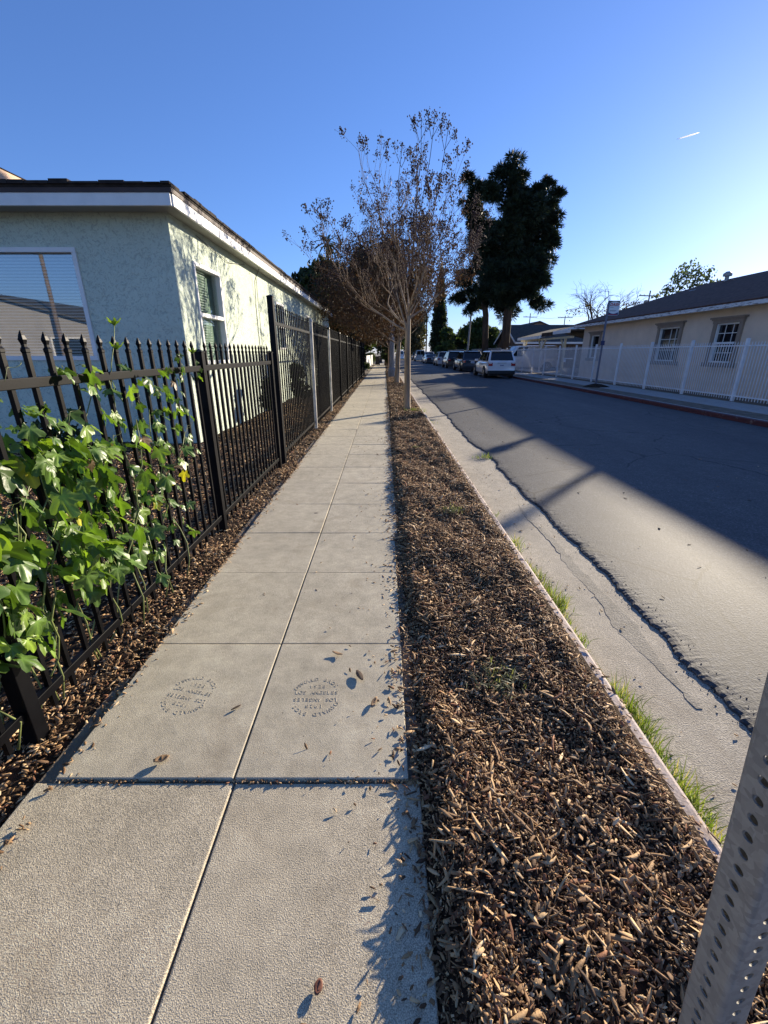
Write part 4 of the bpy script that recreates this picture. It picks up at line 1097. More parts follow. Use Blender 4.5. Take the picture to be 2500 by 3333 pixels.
# ------------------------------------------------------------------ bus stop sign, light poles, utility poles
def bus_stop():
    x, y = 10.02, 21.2
    t = thing('bus_stop_sign', 'blue grey bus stop pole with small white route sign', 'bus stop sign', (x, y, 0))
    MB().box(x-.035, x+.035, y-.035, y+.035, -.1, 3.68).build('pole', M['bluepole'], t, bevel=.008)
    MB().box(x-.10, x+.07, y-.085, y-.036, 1.83, 2.02).build('timetable_box', M['sign_navy'], t, bevel=.01)
    p = MB(); n = 40; sx0, sx1, sz0, sz1, th = x+.036, x+.50, 3.08, 3.68, .006; r = .05
    pts = []
    for cx, cz, a0 in ((sx1-r,sz1-r,0),(sx0+.012,sz1-.012,90),(sx0+.012,sz0+.012,180),(sx1-r,sz0+r,270)):
        rr = r if cx > x+.3 else .012
        for i in range(6): a = R(a0+18*i); pts.append((cx+rr*math.cos(a), y-th, cz+rr*math.sin(a)))
    m = len(pts); p.add(pts+[(a, y+th, c) for a, b, c in pts], [tuple(reversed(range(m))), tuple(range(m, 2*m))]+[(i, (i+1) % m, (i+1) % m+m, i+m) for i in range(m)])
    s = p.build('sign_panel', M['sign_white'], t)
    def band(zt, zb, arc, mat, nm, up):
        b = MB(); k = 12
        for i in range(k+1):
            u = i/k; xx = sx0+.01+(sx1-sx0-.03)*u; cur = arc*math.sin(math.pi*u)
            b.v += [(xx, y-th-.003, zt), (xx, y-th-.003, zb+cur), (xx, y-th-.0005, zt), (xx, y-th-.0005, zb+cur)]
        for i in range(k):
            q = i*4; b.f += [(q, q+1, q+5, q+4), (q+2, q+6, q+7, q+3), (q, q+4, q+6, q+2), (q+1, q+3, q+7, q+5)]
        b.build(nm, mat, s)
    band(sz1-.012, sz1-.09, .055, M['sign_green'], 'top_band', 1); band(sz0+.012, sz0+.13, -.06, M['sign_navy'], 'lower_band', 1)
    MB().box(sx0+.02, sx1-.06, y-th-.0065, y-th-.0035, sz0+.025, sz0+.05).build('red_stripe', M['sign_red'], s)
    def letters(body, size, cx, cz, mat, shear, bold):
        me = text_mesh(body, size, .0015, 0, shear, bold); me.transform(Matrix.Translation((cx, y-th-.0045, cz)) @ Matrix.Rotation(R(90), 4, 'X'))
        me.materials.clear(); me.materials.append(mat); link_mesh('lettering', me, s)
    letters('DASH', .165, (sx0+sx1)/2, sz1-.165, M['sign_red'], .3, .004)
    for k, (za, w) in enumerate(((sz1-.275,.15),(sz1-.40,.30),(sz1-.43,.26))): MB().box(sx0+.05, sx0+.05+w, y-th-.003, y-th-.0005, za, za+.012).build('small_print', M['sign_green'], s)
    mo = MB(); n = 14
    for j in range(4):
        for i in range(n):
            a = 2*math.pi*i/n; rr = (.62,.42,.22,.04)[j]; mo.v.append((x+rr*1.0*math.cos(a), y-.1+rr*.9*math.sin(a), (-.01,.07,.12,.14)[j]+.02*mnoise.noise(Vector((i*.9,j,0)))))
    for j in range(3):
        for i in range(n): mo.f.append((j*n+i, j*n+(i+1) % n, (j+1)*n+(i+1) % n, (j+1)*n+i))
    mo.f.append(tuple(3*n+i for i in range(n)))
    tag(mo.build('dirt_mound', M['soil'], smooth=True), kind='structure')
bus_stop()

def lamp(name, label, x, y, h, r0, r1, arm, mat, group, lean=0):
    t = thing(name, label, 'street light', (x, y, 0), 0, group)
    MB().tube([(x,y,-.1),(x+lean*.5,y,h*.5),(x+lean,y,h)], [r0,(r0+r1)/2,r1], 14).lathe([(r0*1.5,-.1),(r0*1.5,.5),(r0*1.02,.62)], (x,y,0), n=14).build('pole', mat, t, smooth=False)
    if arm:
        MB().tube([(x+lean,y,h-.05),(x+arm*.4,y,h+.28),(x+arm,y,h+.35)], [.045,.04,.03], 8).build('arm', mat, t, smooth=True)
        MB().lathe([(.02,-.35),(.12,-.3),(.15,0),(.10,.3),(.02,.36)], (x+arm+.25,y,h+.34), 'x', 10).build('lamp_head', M['galv'], t, smooth=True)
lamp('street_light', 'grey concrete street light pole between the sidewalk trees', .52, 29.6, 8.6, .16, .09, 1.7, M['lamp_pole'], None)
lamp('street_light', 'thin tall grey light pole rising behind the dark parked cars', 9.3, 51.5, 7.9, .12, .07, 0, M['lamp_pole'], None, .3)
def utility(label, x, y, h, arms, box=False, rz=0.2, base=0):
    t = thing('utility_pole', label, 'utility pole', (x, y, 0), 0, 'utility poles')
    MB().tube([(x,y,-.1),(x,y,h)], [.13,.09], 10).build('pole', M['wood_pole'], t)
    for z, L in arms:
        c, s = math.cos(rz), math.sin(rz)
        a = MB().beam((x-c*L/2,y-.14-s*L/2,z),(x+c*L/2,y-.14+s*L/2,z),.10,.13).build('crossarm', M['wood_pole'], t)
        i_ = MB()
        for u in (-.46,-.28,.28,.46): i_.lathe([(.03,.066),(.05,.12),(.03,.2)], (x+c*L*u,y-.14+s*L*u,z), n=6)
        i_.build('insulator', M['galv'], a)
    if box: MB().lathe([(.05,-.45),(.26,-.42),(.26,.42),(.05,.46)], (x-.42,y-.1,h-1.7), n=12).build('transformer', M['galv'], t)
    return t
utility('leftmost distant utility pole with three crossarms right of the pine', 33.5, 108, 10.0, ((9.2,3.4),(6.6,3.2),(5.0,3.0)))
utility('distant utility pole with two crossarms above the carport', 40, 104, 9.2, ((8.8,3.6),(7.0,3.4)))
utility('utility pole carrying a transformer above the cream house roof', 38.3, 69, 9.9, ((9.2,3.6),(6.7,3.6)), True)
utility('utility pole across the street behind the photographer', -19.2, -12, 9.5, ((8.9,2.6),(7.4,2.6)))
mb = MB()
for k, (za, zb) in enumerate(((9.4,9.0),(6.8,7.2))):
    for d in (-1.2, 1.2):
        pts = [(33.5+d+(40-33.5)*i/8, 107.8-(4)*i/8, za+(zb-za)*i/8-.5*math.sin(math.pi*i/8)) for i in range(9)]
        mb.tube(pts, .012, 4)
        pts = [(40+d+(38.3-40)*i/10, 104-35*i/10, zb+(9.3-zb)*i/10-.9*math.sin(math.pi*i/10)) for i in range(11)]
        mb.tube(pts, .012, 4)
tag(mb.build('power_lines', M['wire']), 'thin overhead power lines sagging between the distant utility poles', 'power line')
# contrail far above
pts = []
d0 = Vector((.733,1.244,.481))*3000; d1 = Vector((.690,1.238,.4685))*3000; 
cv = MB().tube([d0, d0.lerp(d1,.3), d0.lerp(d1,.7), d1, d0.lerp(d1,1.25)], [1.5,4.5,4.0,3.0,.8], 8)
tag(cv.build('contrail', M['cloud'], smooth=True), 'short white aircraft trail high in the blue sky', 'contrail')

# ------------------------------------------------------------------ vehicles
def wheel(root, x, y, r, w, sd):
    t = MB().lathe([(r*.60,-w/2),(r*.92,-w/2),(r,-w*.32),(r,w*.32),(r*.92,w/2),(r*.60,w/2)], (x,y,r), 'x', 20).build('wheel', M['tyre'], root, local=True)
    m = MB(); xo = x+sd*w*.46
    m.lathe([(r*.62,-.012),(r*.62,.012),(r*.55,.004)] if sd > 0 else [(r*.55,-.004),(r*.62,-.012),(r*.62,.012)], (xo,y,r), 'x', 20)
    for k in range(5):
        a = 2*math.pi*k/5; m.beam((xo+sd*.018,y,r), (xo+sd*.018,y+math.cos(a)*r*.58,r+math.sin(a)*r*.58), .05, .03, (1,0,0))
    m.build('rim', M['rim'], t, local=True)
def patch(mb, p, a0, a1, b0, b1, off):
    """sub-quad of the bilinear patch p00,p10,p11,p01 pushed along its normal, 6 mm thick"""
    p = [Vector(q) for q in p]; n = (p[1]-p[0]).cross(p[3]-p[0]).normalized()
    B = lambda a, b: (p[0]*(1-a)+p[1]*a)*(1-b)+(p[3]*(1-a)+p[2]*a)*b
    c = [B(a0,b0),B(a1,b0),B(a1,b1),B(a0,b1)]
    mb.add([q+n*off for q in c]+[q-n*.03 for q in c], [(0,1,2,3),(7,6,5,4),(0,4,5,1),(1,5,6,2),(2,6,7,3),(3,7,4,0)])
def car(name, label, kind, loc, rz, mat, group=None, dark_low=False, rack=False):
    t = thing(name, label, {'suv':'car','sedan':'car','van':'van','pickup':'pickup truck','minivan':'car'}[kind], loc, rz or 1e-6, group)
    D = {'suv':   dict(L=4.95,W=1.92,H=1.76,belt=1.06,clear=.30,r=.38,cab=(.02,.42,2.55,3.50),hood=.98),
         'minivan':dict(L=5.0,W=1.92,H=1.78,belt=1.02,clear=.26,r=.34,cab=(.02,.25,2.9,3.95),hood=.95),
         'van':   dict(L=5.4,W=1.98,H=2.10,belt=1.15,clear=.30,r=.36,cab=(.02,.14,3.6,4.45),hood=1.05),
         'sedan': dict(L=4.85,W=1.82,H=1.45,belt=.98,clear=.20,r=.33,cab=(.75,1.55,2.75,3.65),hood=.88),
         'pickup':dict(L=5.6,W=2.0,H=1.88,belt=1.16,clear=.40,r=.40,cab=(2.0,2.12,3.4,4.1),hood=1.1)}[kind]
    L, W_, H, bz, cl, r = D['L'], D['W'], D['H'], D['belt'], D['clear'], D['r']; hw = W_/2
    rb, rt, ft, fb = D['cab']
    sts = [(0,cl+.14,bz-.10,hw-.12),(.06,cl+.08,bz-.02,hw-.05),(.45,cl,bz,hw-.01),(L*.35,cl-.02,bz,hw),(fb-.1,cl-.02,bz,hw),(fb+.25,cl,D['hood'],hw-.02),(L-.35,cl,D['hood']-.10,hw-.08),(L-.06,cl+.05,D['hood']-.22,hw-.20),(L,cl+.12,D['hood']-.32,hw-.30)]
    b = MB(); k = 10
    for (y, z0, z1, h) in sts:
        zm = z0+(z1-z0)*.55
        for x, z in ((-h*.90,z0),(-h*.985,z0+.10),(-h,zm),(-h*.975,z1-.10),(-h*.90,z1),(h*.90,z1),(h*.975,z1-.10),(h,zm),(h*.985,z0+.10),(h*.90,z0)): b.v.append((x,y,z))
    for i in range(len(sts)-1):
        for j in range(k): a = i*k+j; c = i*k+(j+1) % k; b.f.append((a, c, c+k, a+k))
    b.f.append(tuple(range(k))); b.f.append(tuple(reversed(range((len(sts)-1)*k, len(sts)*k))))
    body = b.build('body', mat, t, local=True, bevel=.035, seg=2); body.data.shade_smooth()
    w0, w1 = hw*.94, hw*.76
    rbP = [(-w0,rb,bz-.03),(w0,rb,bz-.03)]; rtP = [(-w1,rt,H-.03),(w1,rt,H-.03)]; ftP = [(-w1,ft,H-.03),(w1,ft,H-.03)]; fbP = [(-w0,fb,bz-.03),(w0,fb,bz-.03)]
    c = MB(); c.add(rbP+rtP+ftP+fbP+[(-w1*.75,rt+.2,H),(w1*.75,rt+.2,H),(w1*.75,ft-.2,H),(-w1*.75,ft-.2,H)],
        [(0,1,3,2),(6,7,1,0),(0,2,4,6),(1,7,5,3),(4,5,7,6),(2,3,9,8),(3,5,10,9),(5,4,11,10),(4,2,8,11),(8,9,10,11)])
    c.build('cabin', mat, t, local=True, bevel=.05, seg=3)
    g = MB(); patch(g, [rbP[0],rbP[1],rtP[1],rtP[0]], .07,.93,.16 if kind in ('suv','minivan','van') else .08,.90,.012); g.build('rear_window', M['darkglass'], t, local=True)
    if kind == 'van': MB().box(-.02,.02,rb-.02,rt+.0,bz+.05,H-.2).build('door_seam', mat, t, local=True)
    g = MB(); patch(g, [fbP[1],fbP[0],ftP[0],ftP[1]], .06,.94,.08,.94,.012); g.build('windscreen', M['darkglass'], t, local=True)
    g = MB()
    cuts = {'suv':((.04,.20),(.24,.56),(.59,.93)),'minivan':((.04,.24),(.28,.60),(.63,.94)),'van':((.70,.93),),'sedan':((.10,.50),(.53,.92)),'pickup':((.06,.45),(.48,.92))}[kind]
    for sd in (-1, 1):
        i = 0 if sd < 0 else 1
        p = [fbP[i],rbP[i],rtP[i],ftP[i]] if sd < 0 else [rbP[i],fbP[i],ftP[i],rtP[i]]
        for a, q in cuts:
            a2, q2 = (1-q, 1-a) if sd < 0 else (a, q)
            patch(g, p, a2, q2, .12, .88, .010)
    g.build('side_window', M['darkglass'], t, local=True)
    if kind == 'pickup': MB().box(-hw*.82,hw*.82,.12,rb-.1,bz-.32,bz+.004).build('bed', M['black_plastic'], t, local=True)
    for sd in (-1, 1):
        x = sd*(hw-.10)
        for y in (.92, L-.95): wheel(t, x, y, r, .22, sd)
        m = MB()
        for y in (.92, L-.95):
            n = 12
            for i in range(n):
                a0 = math.pi*i/n; a1 = math.pi*(i+1)/n; xa, xb = sd*(hw-.02), sd*(hw+.006)
                q = [(xa,y+math.cos(a)*(rr),r+math.sin(a)*rr) for a in (a0,a1) for rr in (r*.9,r*1.16)]; q2 = [(xb,yy,zz) for _, yy, zz in q]
                m.add([q2[0],q2[1],q2[3],q2[2],q[0],q[1],q[3],q[2]], [(0,1,2,3),(7,6,5,4),(1,5,6,2)])
        m.build('wheel_arch', M['black_plastic'], t, local=True)
        # lamps at the corners
        if kind == 'van': lm = MB().box(x-.09 if sd > 0 else x-.005,x+.005 if sd > 0 else x+.09,-.012,.05,bz-.28,bz+.10)
        elif kind == 'sedan': lm = MB().box(min(x,x-sd*.34),max(x,x-sd*.34),-.010,.10,bz-.24,bz-.08)
        else: lm = MB().box(min(x+sd*.02,x-sd*.26),max(x+sd*.02,x-sd*.26),-.012,.16,bz-.26,bz-.06)
        lo = lm.build('tail_light', M['taillight'], t, local=True, bevel=.015)
        MB().box(min(x,x-sd*.2),max(x,x-sd*.2),-.018,-.0125,bz-.11,bz-.07).build('reversing_lamp', M['clearlight'], lo, local=True)
        mi = MB().box(min(sd*hw*.97,sd*(hw+.20)),max(sd*hw*.97,sd*(hw+.20)),fb-.42,fb-.30,bz+.0,bz+.15).build('mirror', mat if kind != 'van' else M['black_plastic'], t, local=True, bevel=.03)
        hl = MB().box(min(x-sd*.32,x-sd*.06),max(x-sd*.32,x-sd*.06),L-.20,L-.03,D['hood']-.42,D['hood']-.26).build('headlight', M['clearlight'], t, local=True, bevel=.02)
        if rack: MB().tube([(sd*w1*.86,rt+.25,H-.01),(sd*w1*.86,rt+.32,H+.05),(sd*w1*.86,ft-.35,H+.05),(sd*w1*.86,ft-.25,H-.01)], .02, 8).build('roof_rail', M['black_plastic'], t, local=True)
    MB().box(-hw*.93,hw*.93,-.05,.16,cl-.02,cl+.22).build('bumper', M['black_plastic'] if dark_low else mat, t, local=True, bevel=.04)
    MB().box(-hw*.80,hw*.80,.1,L-.15,cl-.10,cl+.02).build('underbody', M['black_plastic'], t, local=True)
    p = MB().box(-.16,.16,-.020,-.002,bz-.30,bz-.13).build('licence_plate', M['plate'], t, local=True)
    pm = MB()
    for i in range(6): pm.box(-.12+i*.042,-.092+i*.042,-.024,-.0205,bz-.245,bz-.185)
    pm.build('plate_characters', M['plateblue'], p, local=True)
    MB().box(-.30,.30,-.022,-.002,bz-.10,bz-.06).build('handle_trim', M['rim'] if kind == 'suv' else M['black_plastic'], t, local=True)
    if kind in ('suv','minivan'):
        MB().box(-w1*.9,w1*.9,rt-.14,rt+.1,H-.06,H-.025).build('spoiler', mat, t, local=True, bevel=.01)
        MB().beam((0,rb-.01,bz+.12),(.38,rb+.015,bz+.16),.02,.02).build('wiper', M['black_plastic'], t, local=True)
    return t
RZ = -.105
car('parked_car', 'white sport utility car with black bumper nearest in parked row', 'suv', (7.68,29.6,RZ), 0, M['p_white'], 'cars parked along the right kerb', True, True)
car('parked_car', 'dark slate crossover parked directly ahead of the white car', 'suv', (7.75,39.8,RZ), R(1), M['p_slate'], 'cars parked along the right kerb', True, True)
car('parked_car', 'black boxy utility car with tall red lamps ahead of slate crossover', 'suv', (7.7,48.6,RZ), 0, M['p_black'], 'cars parked along the right kerb', True, False)
car('parked_car', 'silver utility car parked ahead of the black boxy one', 'suv', (7.65,57.5,RZ), 0, M['p_silver'], 'cars parked along the right kerb', False, False)
car('parked_car', 'dark grey low sedan parked ahead of the silver car', 'sedan', (7.35,69.5,RZ), R(3), M['p_dark'], 'cars parked along the right kerb')
car('parked_car', 'white hatch with red lamps showing past the dark sedan', 'minivan', (7.7,77.5,RZ), 0, M['p_white'], 'cars parked along the right kerb')
car('parked_van', 'pale grey van with two rear windows far along the parked row', 'van', (7.2,90,RZ), 0, M['p_tan'], 'cars parked along the right kerb')
car('parked_car', 'dark green car farthest ahead in the parked row', 'suv', (7.3,102,RZ), 0, M['p_green'], 'cars parked along the right kerb')
car('moving_van', 'white van with red lamps in the road between the tree trunks', 'van', (4.0,112,RZ), 0, M['p_white'])
car('carport_van', 'white van standing under the carport behind the white fence', 'van', (15.2,40.8,0), R(90), M['p_white'])

# ------------------------------------------------------------------ trees
def crape(label, x, y, H, seed, leaves=0, spread=1.0, whips=0, group='bare trees in the mulch strip', tr=.095, fork=2.25, lean=(0,0), seeds=1.0, nb=6, skirt=0):
    rr = random.Random(seed); t = thing('crape_myrtle', label, 'tree', (x, y, 0), 0, group)
    tk = MB(); a = rr.uniform(0,6)
    tk.tube([(x,y,-.05),(x+.01,y,.12),(x+.012+lean[0]*.3,y,.7),(x+.0+lean[0]*.6,y,1.4),(x+lean[0],y+lean[1],fork-.25),(x+lean[0]+.02,y+lean[1],fork+.05),(x+lean[0]+.03,y+lean[1],fork+.45)], [tr*1.75,tr*1.18,tr,tr*.93,tr*.86,tr*.55,tr*.25], 12)
    tk.build('trunk', M['bark'], t, smooth=True)
    br = MB(); tw = MB(); tips = []; leafp = []; forced = []
    S = Vector((x+lean[0], y+lean[1], fork-.06))
    def grow(p, d, L, r, lvl):
        n = 4; pts = [p]; q = p.copy(); dd = d.copy()
        for i in range(n):
            dd = (dd + Vector((rr.uniform(-.16,.16), rr.uniform(-.16,.16), rr.uniform(-.02,.14)))).normalized(); q = q + dd*(L/n); pts.append(q.copy())
        (br if lvl < 1 else tw).tube(pts, [r*(1-.45*i/n) for i in range(n+1)], 7 if lvl == 0 else (5 if lvl == 1 else 3), cap=False)
        if lvl >= 2: leafp.extend(pts[1:])
        if lvl >= 4 or (lvl == 3 and rr.random() < .25):
            tips.append((q, dd)); return
        kids = 3
        for c in range(kids):
            u = rr.uniform(.45,1.0) if c else 1.0; b = pts[min(n, int(u*n))]
            ax = Vector((rr.uniform(-1,1), rr.uniform(-1,1), rr.uniform(-.3,1))).normalized()
            nd = (dd*1.0 + ax*rr.uniform(.45,.85)*spread).normalized()
            if nd.z < .05: nd.z = .12
            grow(b, nd.normalized(), L*rr.uniform(.62,.84), max(.0042, r*.56), lvl+1)
    hL = (H-fork)*.42
    for k in range(nb):
        az = 2*math.pi*k/nb+rr.uniform(-.3,.3); el = R(rr.uniform(18,46) if k % 2 else rr.uniform(50,84))
        d = Vector((math.cos(az)*math.cos(el)*spread, math.sin(az)*math.cos(el)*spread, math.sin(el))).normalized()
        grow(S+Vector((0,0,rr.uniform(-.34,.22))), d, hL*rr.uniform(.7,1.25), tr*rr.uniform(.24,.42), 0)
    for k in range(whips):
        az = rr.uniform(0,6.28); top = H*rr.uniform(1.05,1.24); e = Vector((x+math.cos(az)*.9*rr.random()+.2, y+math.sin(az)*.5, top)); m = S.lerp(e,.55)+Vector((rr.uniform(-.15,.15),0,.1))
        tw.tube([S.lerp(e,.3), S.lerp(e,.45)+Vector((rr.uniform(-.1,.1),0,0)), m, m.lerp(e,.6)+Vector((rr.uniform(-.08,.08),0,0)), e], [.014,.012,.010,.007,.005], 4, cap=False); 
        for dx, dz in ((0,0),(.17,-.12),(-.16,-.05)):
            q_ = e+Vector((dx,rr.uniform(-.1,.1),dz)); forced.append((q_, Vector((dx,0,1)).normalized()))
            if dx: tw.tube([e.lerp(m,.22), e.lerp(m,.08)+Vector((dx*.7,0,0)), q_], [.006,.005,.004], 4, cap=False)
    br.build('branches', M['bark'], t, smooth=True); tw.build('twigs', M['twig'], t)
    rng = np.random.default_rng(seed)
    octv = np.array([(1,0,0),(-1,0,0),(0,1,0),(0,-1,0),(0,0,1.2),(0,0,-1.2)])*.013; octf = np.array([(0,2,4),(2,1,4),(1,3,4),(3,0,4),(2,0,5),(1,2,5),(3,1,5),(0,3,5)])
    P = []; tw2 = MB(); tw3 = MB()
    for ti, (p, d) in enumerate(tips+forced):
        out_ = (Vector((p.x-x, p.y-y)).length/(H*.34))**2 + max(0, (p.z-fork)/(H-fork))**2
        if ti < len(tips) and rng.random() > min(.5, .26*out_*seeds): continue
        m = int(rng.integers(22, 46)); u = rng.uniform(-.3, 1, m); wd = .075*(1.05-u*.7)
        o = rng.normal(0,1,(m,3))*wd[:,None]*.8; P.append(np.array(p)+np.array((d.x*.6, d.y*.6, .8))*u[:,None]*.16+o)
        for q_ in P[-1][::4]: tw3.tube([p, Vector(q_)], [.0035,.002], 3, cap=False)
    if P:
        P = np.concatenate(P); n = len(P); Mx = np.repeat(np.eye(3)[None], n, 0)*rng.uniform(.7,1.5,(n,1,1))
        tw3.build('twigs', M['twig'], t)
        V, F, K = scatter(octv, octf, Mx, P, np.zeros((n,3))); np_mesh('seed_heads', V, F, M['seed'], t)
    if leaves:
        A = np.array([tuple(p) for p in leafp]); P = A[rng.integers(0,len(A),leaves)] + rng.normal(0,.10,(leaves,3))
        if skirt:      # old leaves kept on the low, hanging outer twigs
            m = leaves*2; d = rng.normal(0,1,(m,3)); d /= np.linalg.norm(d,axis=1,keepdims=True)
            Q = np.array((x-1.25,y,fork+(H-fork)*.40)) + d*rng.uniform(.2,1,(m,1))**.5*np.array((skirt,skirt,(H-fork)*.44)); cl = np.floor(Q*1.6).astype(int)
            hsh = (cl[:,0]*73856093 ^ cl[:,1]*19349663 ^ cl[:,2]*83492791) % 100
            Q = Q[hsh < 72]; P = np.concatenate([P, Q]); leaves = len(P)
            qs = Q[rng.integers(0,len(Q),900)]; tv = []
            for q in qs:
                a_ = Vector(q); tw2.tube([a_, a_.lerp(S, .10)+Vector((0,0,.06)), a_.lerp(S,.22)], [.004,.006,.008], 3, cap=False)
            tw2.build('twigs', M['twig'], t)
        qv = np.array([(-.5,-.3,0),(.5,-.2,.1),(.5,.2,0),(-.5,.3,.1)])*.075; qf = np.array([(0,1,2,3)])
        col = np.array([(.10,.055,.026),(.14,.078,.036),(.065,.04,.02),(.11,.08,.04)])[rng.integers(0,4,leaves)]*rng.uniform(.7,1.2,(leaves,1))
        V, F, K = scatter(qv, qf, rotmats(rng,leaves,None,1.2,1.2)*rng.uniform(.6,1.3,(leaves,1,1)), P, col); np_mesh('dry_leaves', V, F, M['dryleaf'], t, K)
    return t
crape('nearest bare tree with pale trunk and long seed tipped whips', .63, 12.3, 5.4, 31, 160, 1.16, 5, tr=.085, seeds=1.0, nb=9)
crape('second pale trunk tree standing before the grey light pole', .66, 23.6, 7.6, 47, 15000, 1.35, 1, tr=.12, lean=(.1,0), nb=9, skirt=3.1)
crape('brown leaved tree just beyond the grey light pole', .55, 34, 8.2, 53, 14000, 1.4, 0, tr=.12, nb=9, skirt=3.5)
crape('brown leaved tree farther along the sidewalk strip', .5, 44, 8.2, 61, 12000, 1.4, 0, tr=.12, nb=8, skirt=3.6)

def leaf_cloud(t, name, blobs, n, size, mat, pal, seed, flat=.0, elong=1.6, droop=0):
    rng = np.random.default_rng(seed); B = np.array([b[:3] for b in blobs]); Rd = np.array([b[3:] if len(b) > 4 else (b[3],)*3 for b in blobs])
    vol = Rd.prod(1)**.75; idx = rng.choice(len(B), n, p=vol/vol.sum())
    d = rng.normal(0,1,(n,3)); d /= np.linalg.norm(d,axis=1,keepdims=True); rad = rng.uniform(.25,1,(n,1))**.45
    P = B[idx]+d*rad*Rd[idx]*(1+.12*rng.normal(0,1,(n,1)))
    bright = rng.uniform(.65,1.25,len(B))[idx][:,None]
    col = np.array(pal)[rng.integers(0,len(pal),n)]*bright*rng.uniform(.75,1.25,(n,1))
    qv = np.array([(-.5*elong,-.12,0),(0,-.5,.12),(.5*elong,0,0),(0,.5,-.08)])*size; qf = np.array([(0,1,2,3)])
    V, F, K = scatter(qv, qf, rotmats(rng,n,None,1.0,1.0)*rng.uniform(.6,1.4,(n,1,1)), P, col)
    return np_mesh(name, V, F, mat, t, K)
def tree(name, label, x, y, h, w, trunk_h, tr, n, size, pal, seed, blobs=22, group=None, shape=1.0, cat='tree', mat=None, base=None):
    rr = random.Random(seed); t = thing(name, label, cat, (x, y, 0), 0, group)
    B = []; tk = MB(); c0 = trunk_h+(h-trunk_h)*.45
    if trunk_h > 0: tk.tube([(x,y,-.1),(x+rr.uniform(-.1,.1),y,trunk_h*.6),(x+rr.uniform(-.2,.2),y,trunk_h+(h-trunk_h)*.3)], [tr*1.3,tr,tr*.7], 9)
    for i in range(blobs):
        z = rr.random(); rad = w/2*(math.sin(math.pi*(.12+.86*z))**.7); a = rr.uniform(0,6.28); q = rad*rr.uniform(.3,.82)
        b = (x+math.cos(a)*q, y+math.sin(a)*q, trunk_h+(h-trunk_h)*(.08+.84*z), w*rr.uniform(.12,.21)); B.append(b)
        if trunk_h > 0 and i % 2 == 0: tk.tube([(x,y,trunk_h*.9),((x+b[0])/2,(y+b[1])/2,(trunk_h+b[2])/2+.2),b[:3]], [tr*.45,tr*.3,tr*.08], 5, cap=False)
    if tk.v: tk.build('trunk', M['pinebark'], t, smooth=True)
    leaf_cloud(t, 'crown', B, n, size, mat or M['foliage'], pal, seed)
    return t
DG = [(.022,.035,.012),(.035,.052,.018),(.050,.070,.022),(.028,.04,.016)]
MG = [(.045,.075,.02),(.065,.10,.028),(.09,.12,.035),(.05,.07,.025)]
BR = [(.07,.055,.028),(.09,.065,.032),(.06,.06,.028),(.11,.08,.04)]
def pine(label, x, y, h, w, seed, lean, tr, lobes):
    rr = random.Random(seed); rng = np.random.default_rng(seed); t = thing('pine', label, 'tree', (x, y, 0), 0, 'dark pines beyond the right fence')
    tk = MB(); top = Vector((x+lean, y, h*.93)); B = Vector((x,y,-.1)); tk.tube([B, B.lerp(top,.35)+Vector((-lean*.2,0,0)), B.lerp(top,.7), top], [tr*1.2,tr,tr*.6,tr*.15], 12)
    cl = []
    for (lx, lz, lr) in lobes:
        dy = rr.uniform(-1, 1)*w*.26; c0 = Vector((lx, y+dy, lz))
        if lz > 7.2: tk.tube([(x+lean*(lz/h)*.8, y, max(2.5, lz-1.6-abs(lx-x)*.25)), c0.lerp(Vector((x,y,lz)),.4)+Vector((0,0,-.5)), c0+Vector((0,0,-.1))], [.14,.10,.04], 6, cap=False)
        for q in range(max(4, int(8.5*lr**1.75))):
            v = Vector((rr.gauss(0,1), rr.gauss(0,1), rr.gauss(0,1))).normalized()*lr*rr.uniform(.25,.95); r = rr.uniform(.55,.95)*min(1, .45+lr*.5)
            cl.append((c0+v, r))
    tk.build('trunk', M['pinebark'], t, smooth=True)
    m = 330; P = []; D = []; br = []
    for (c, r) in cl:
        d = rng.normal(0,1,(m,3)); d[:,2] = d[:,2]*.8+.25; d /= np.linalg.norm(d,axis=1,keepdims=True)
        P.append(np.array(c)+d*r*.75*rng.uniform(.2,1,(m,1))*np.array((1,1,.85))); D.append(d+np.array((0,0,.15))); br.append(np.full(m, rr.uniform(.7,1.3)))
    P = np.concatenate(P); D = np.concatenate(D); D /= np.linalg.norm(D,axis=1,keepdims=True); br = np.concatenate(br)[:,None]; n = len(P)
    L = rng.uniform(.22,.5,(n,1)); sv = np.cross(D, rng.normal(0,1,(n,3))); sv /= np.linalg.norm(sv,axis=1,keepdims=True)
    V = np.stack([P-sv*.028, P+sv*.028, P+D*L*.6+sv*.022+np.array((0,0,-.02)), P+D*L+np.array((0,0,-.09))],1)
    colr = np.array([(.020,.034,.016),(.030,.046,.020),(.045,.060,.026),(.030,.042,.024)])[rng.integers(0,4,n)]*br
    np_mesh('crown', V.reshape(-1,3), np.arange(n*4).reshape(-1,4), M['needles'], t, np.repeat(colr,4,0))
pine('broad dark pine with thick trunk behind the white car', 12.3, 47, 16.4, 7.0, 71, .2, .40, [(11.34,16.2,1.5),(10.0,14.9,1.4),(12.66,15.7,1.3),(14.1,15.4,.9),(15.3,16.4,.5),(15.55,15.1,.75),(15.5,13.3,1.4),(13.8,13.3,1.6),(11.65,13.4,1.8),(10.0,12.5,1.3),
   (15.7,11.4,1.1),(14.87,9.9,1.3),(12.8,10.3,1.9),(10.9,9.9,1.8),(14.5,7.5,1.4),(15.1,6.1,.9),(12.7,7.1,1.9),(11.2,6.7,1.6),(13.9,8.7,1.6),(11.3,7.9,1.6),(12.4,5.5,1.0),(12.3,9.0,1.6),(12.0,11.8,1.7),(13.1,12.1,1.5),(10.3,11.1,1.4),(12.6,14.2,1.4),(10.2,8.8,1.3),(14.6,11.8,1.3)])
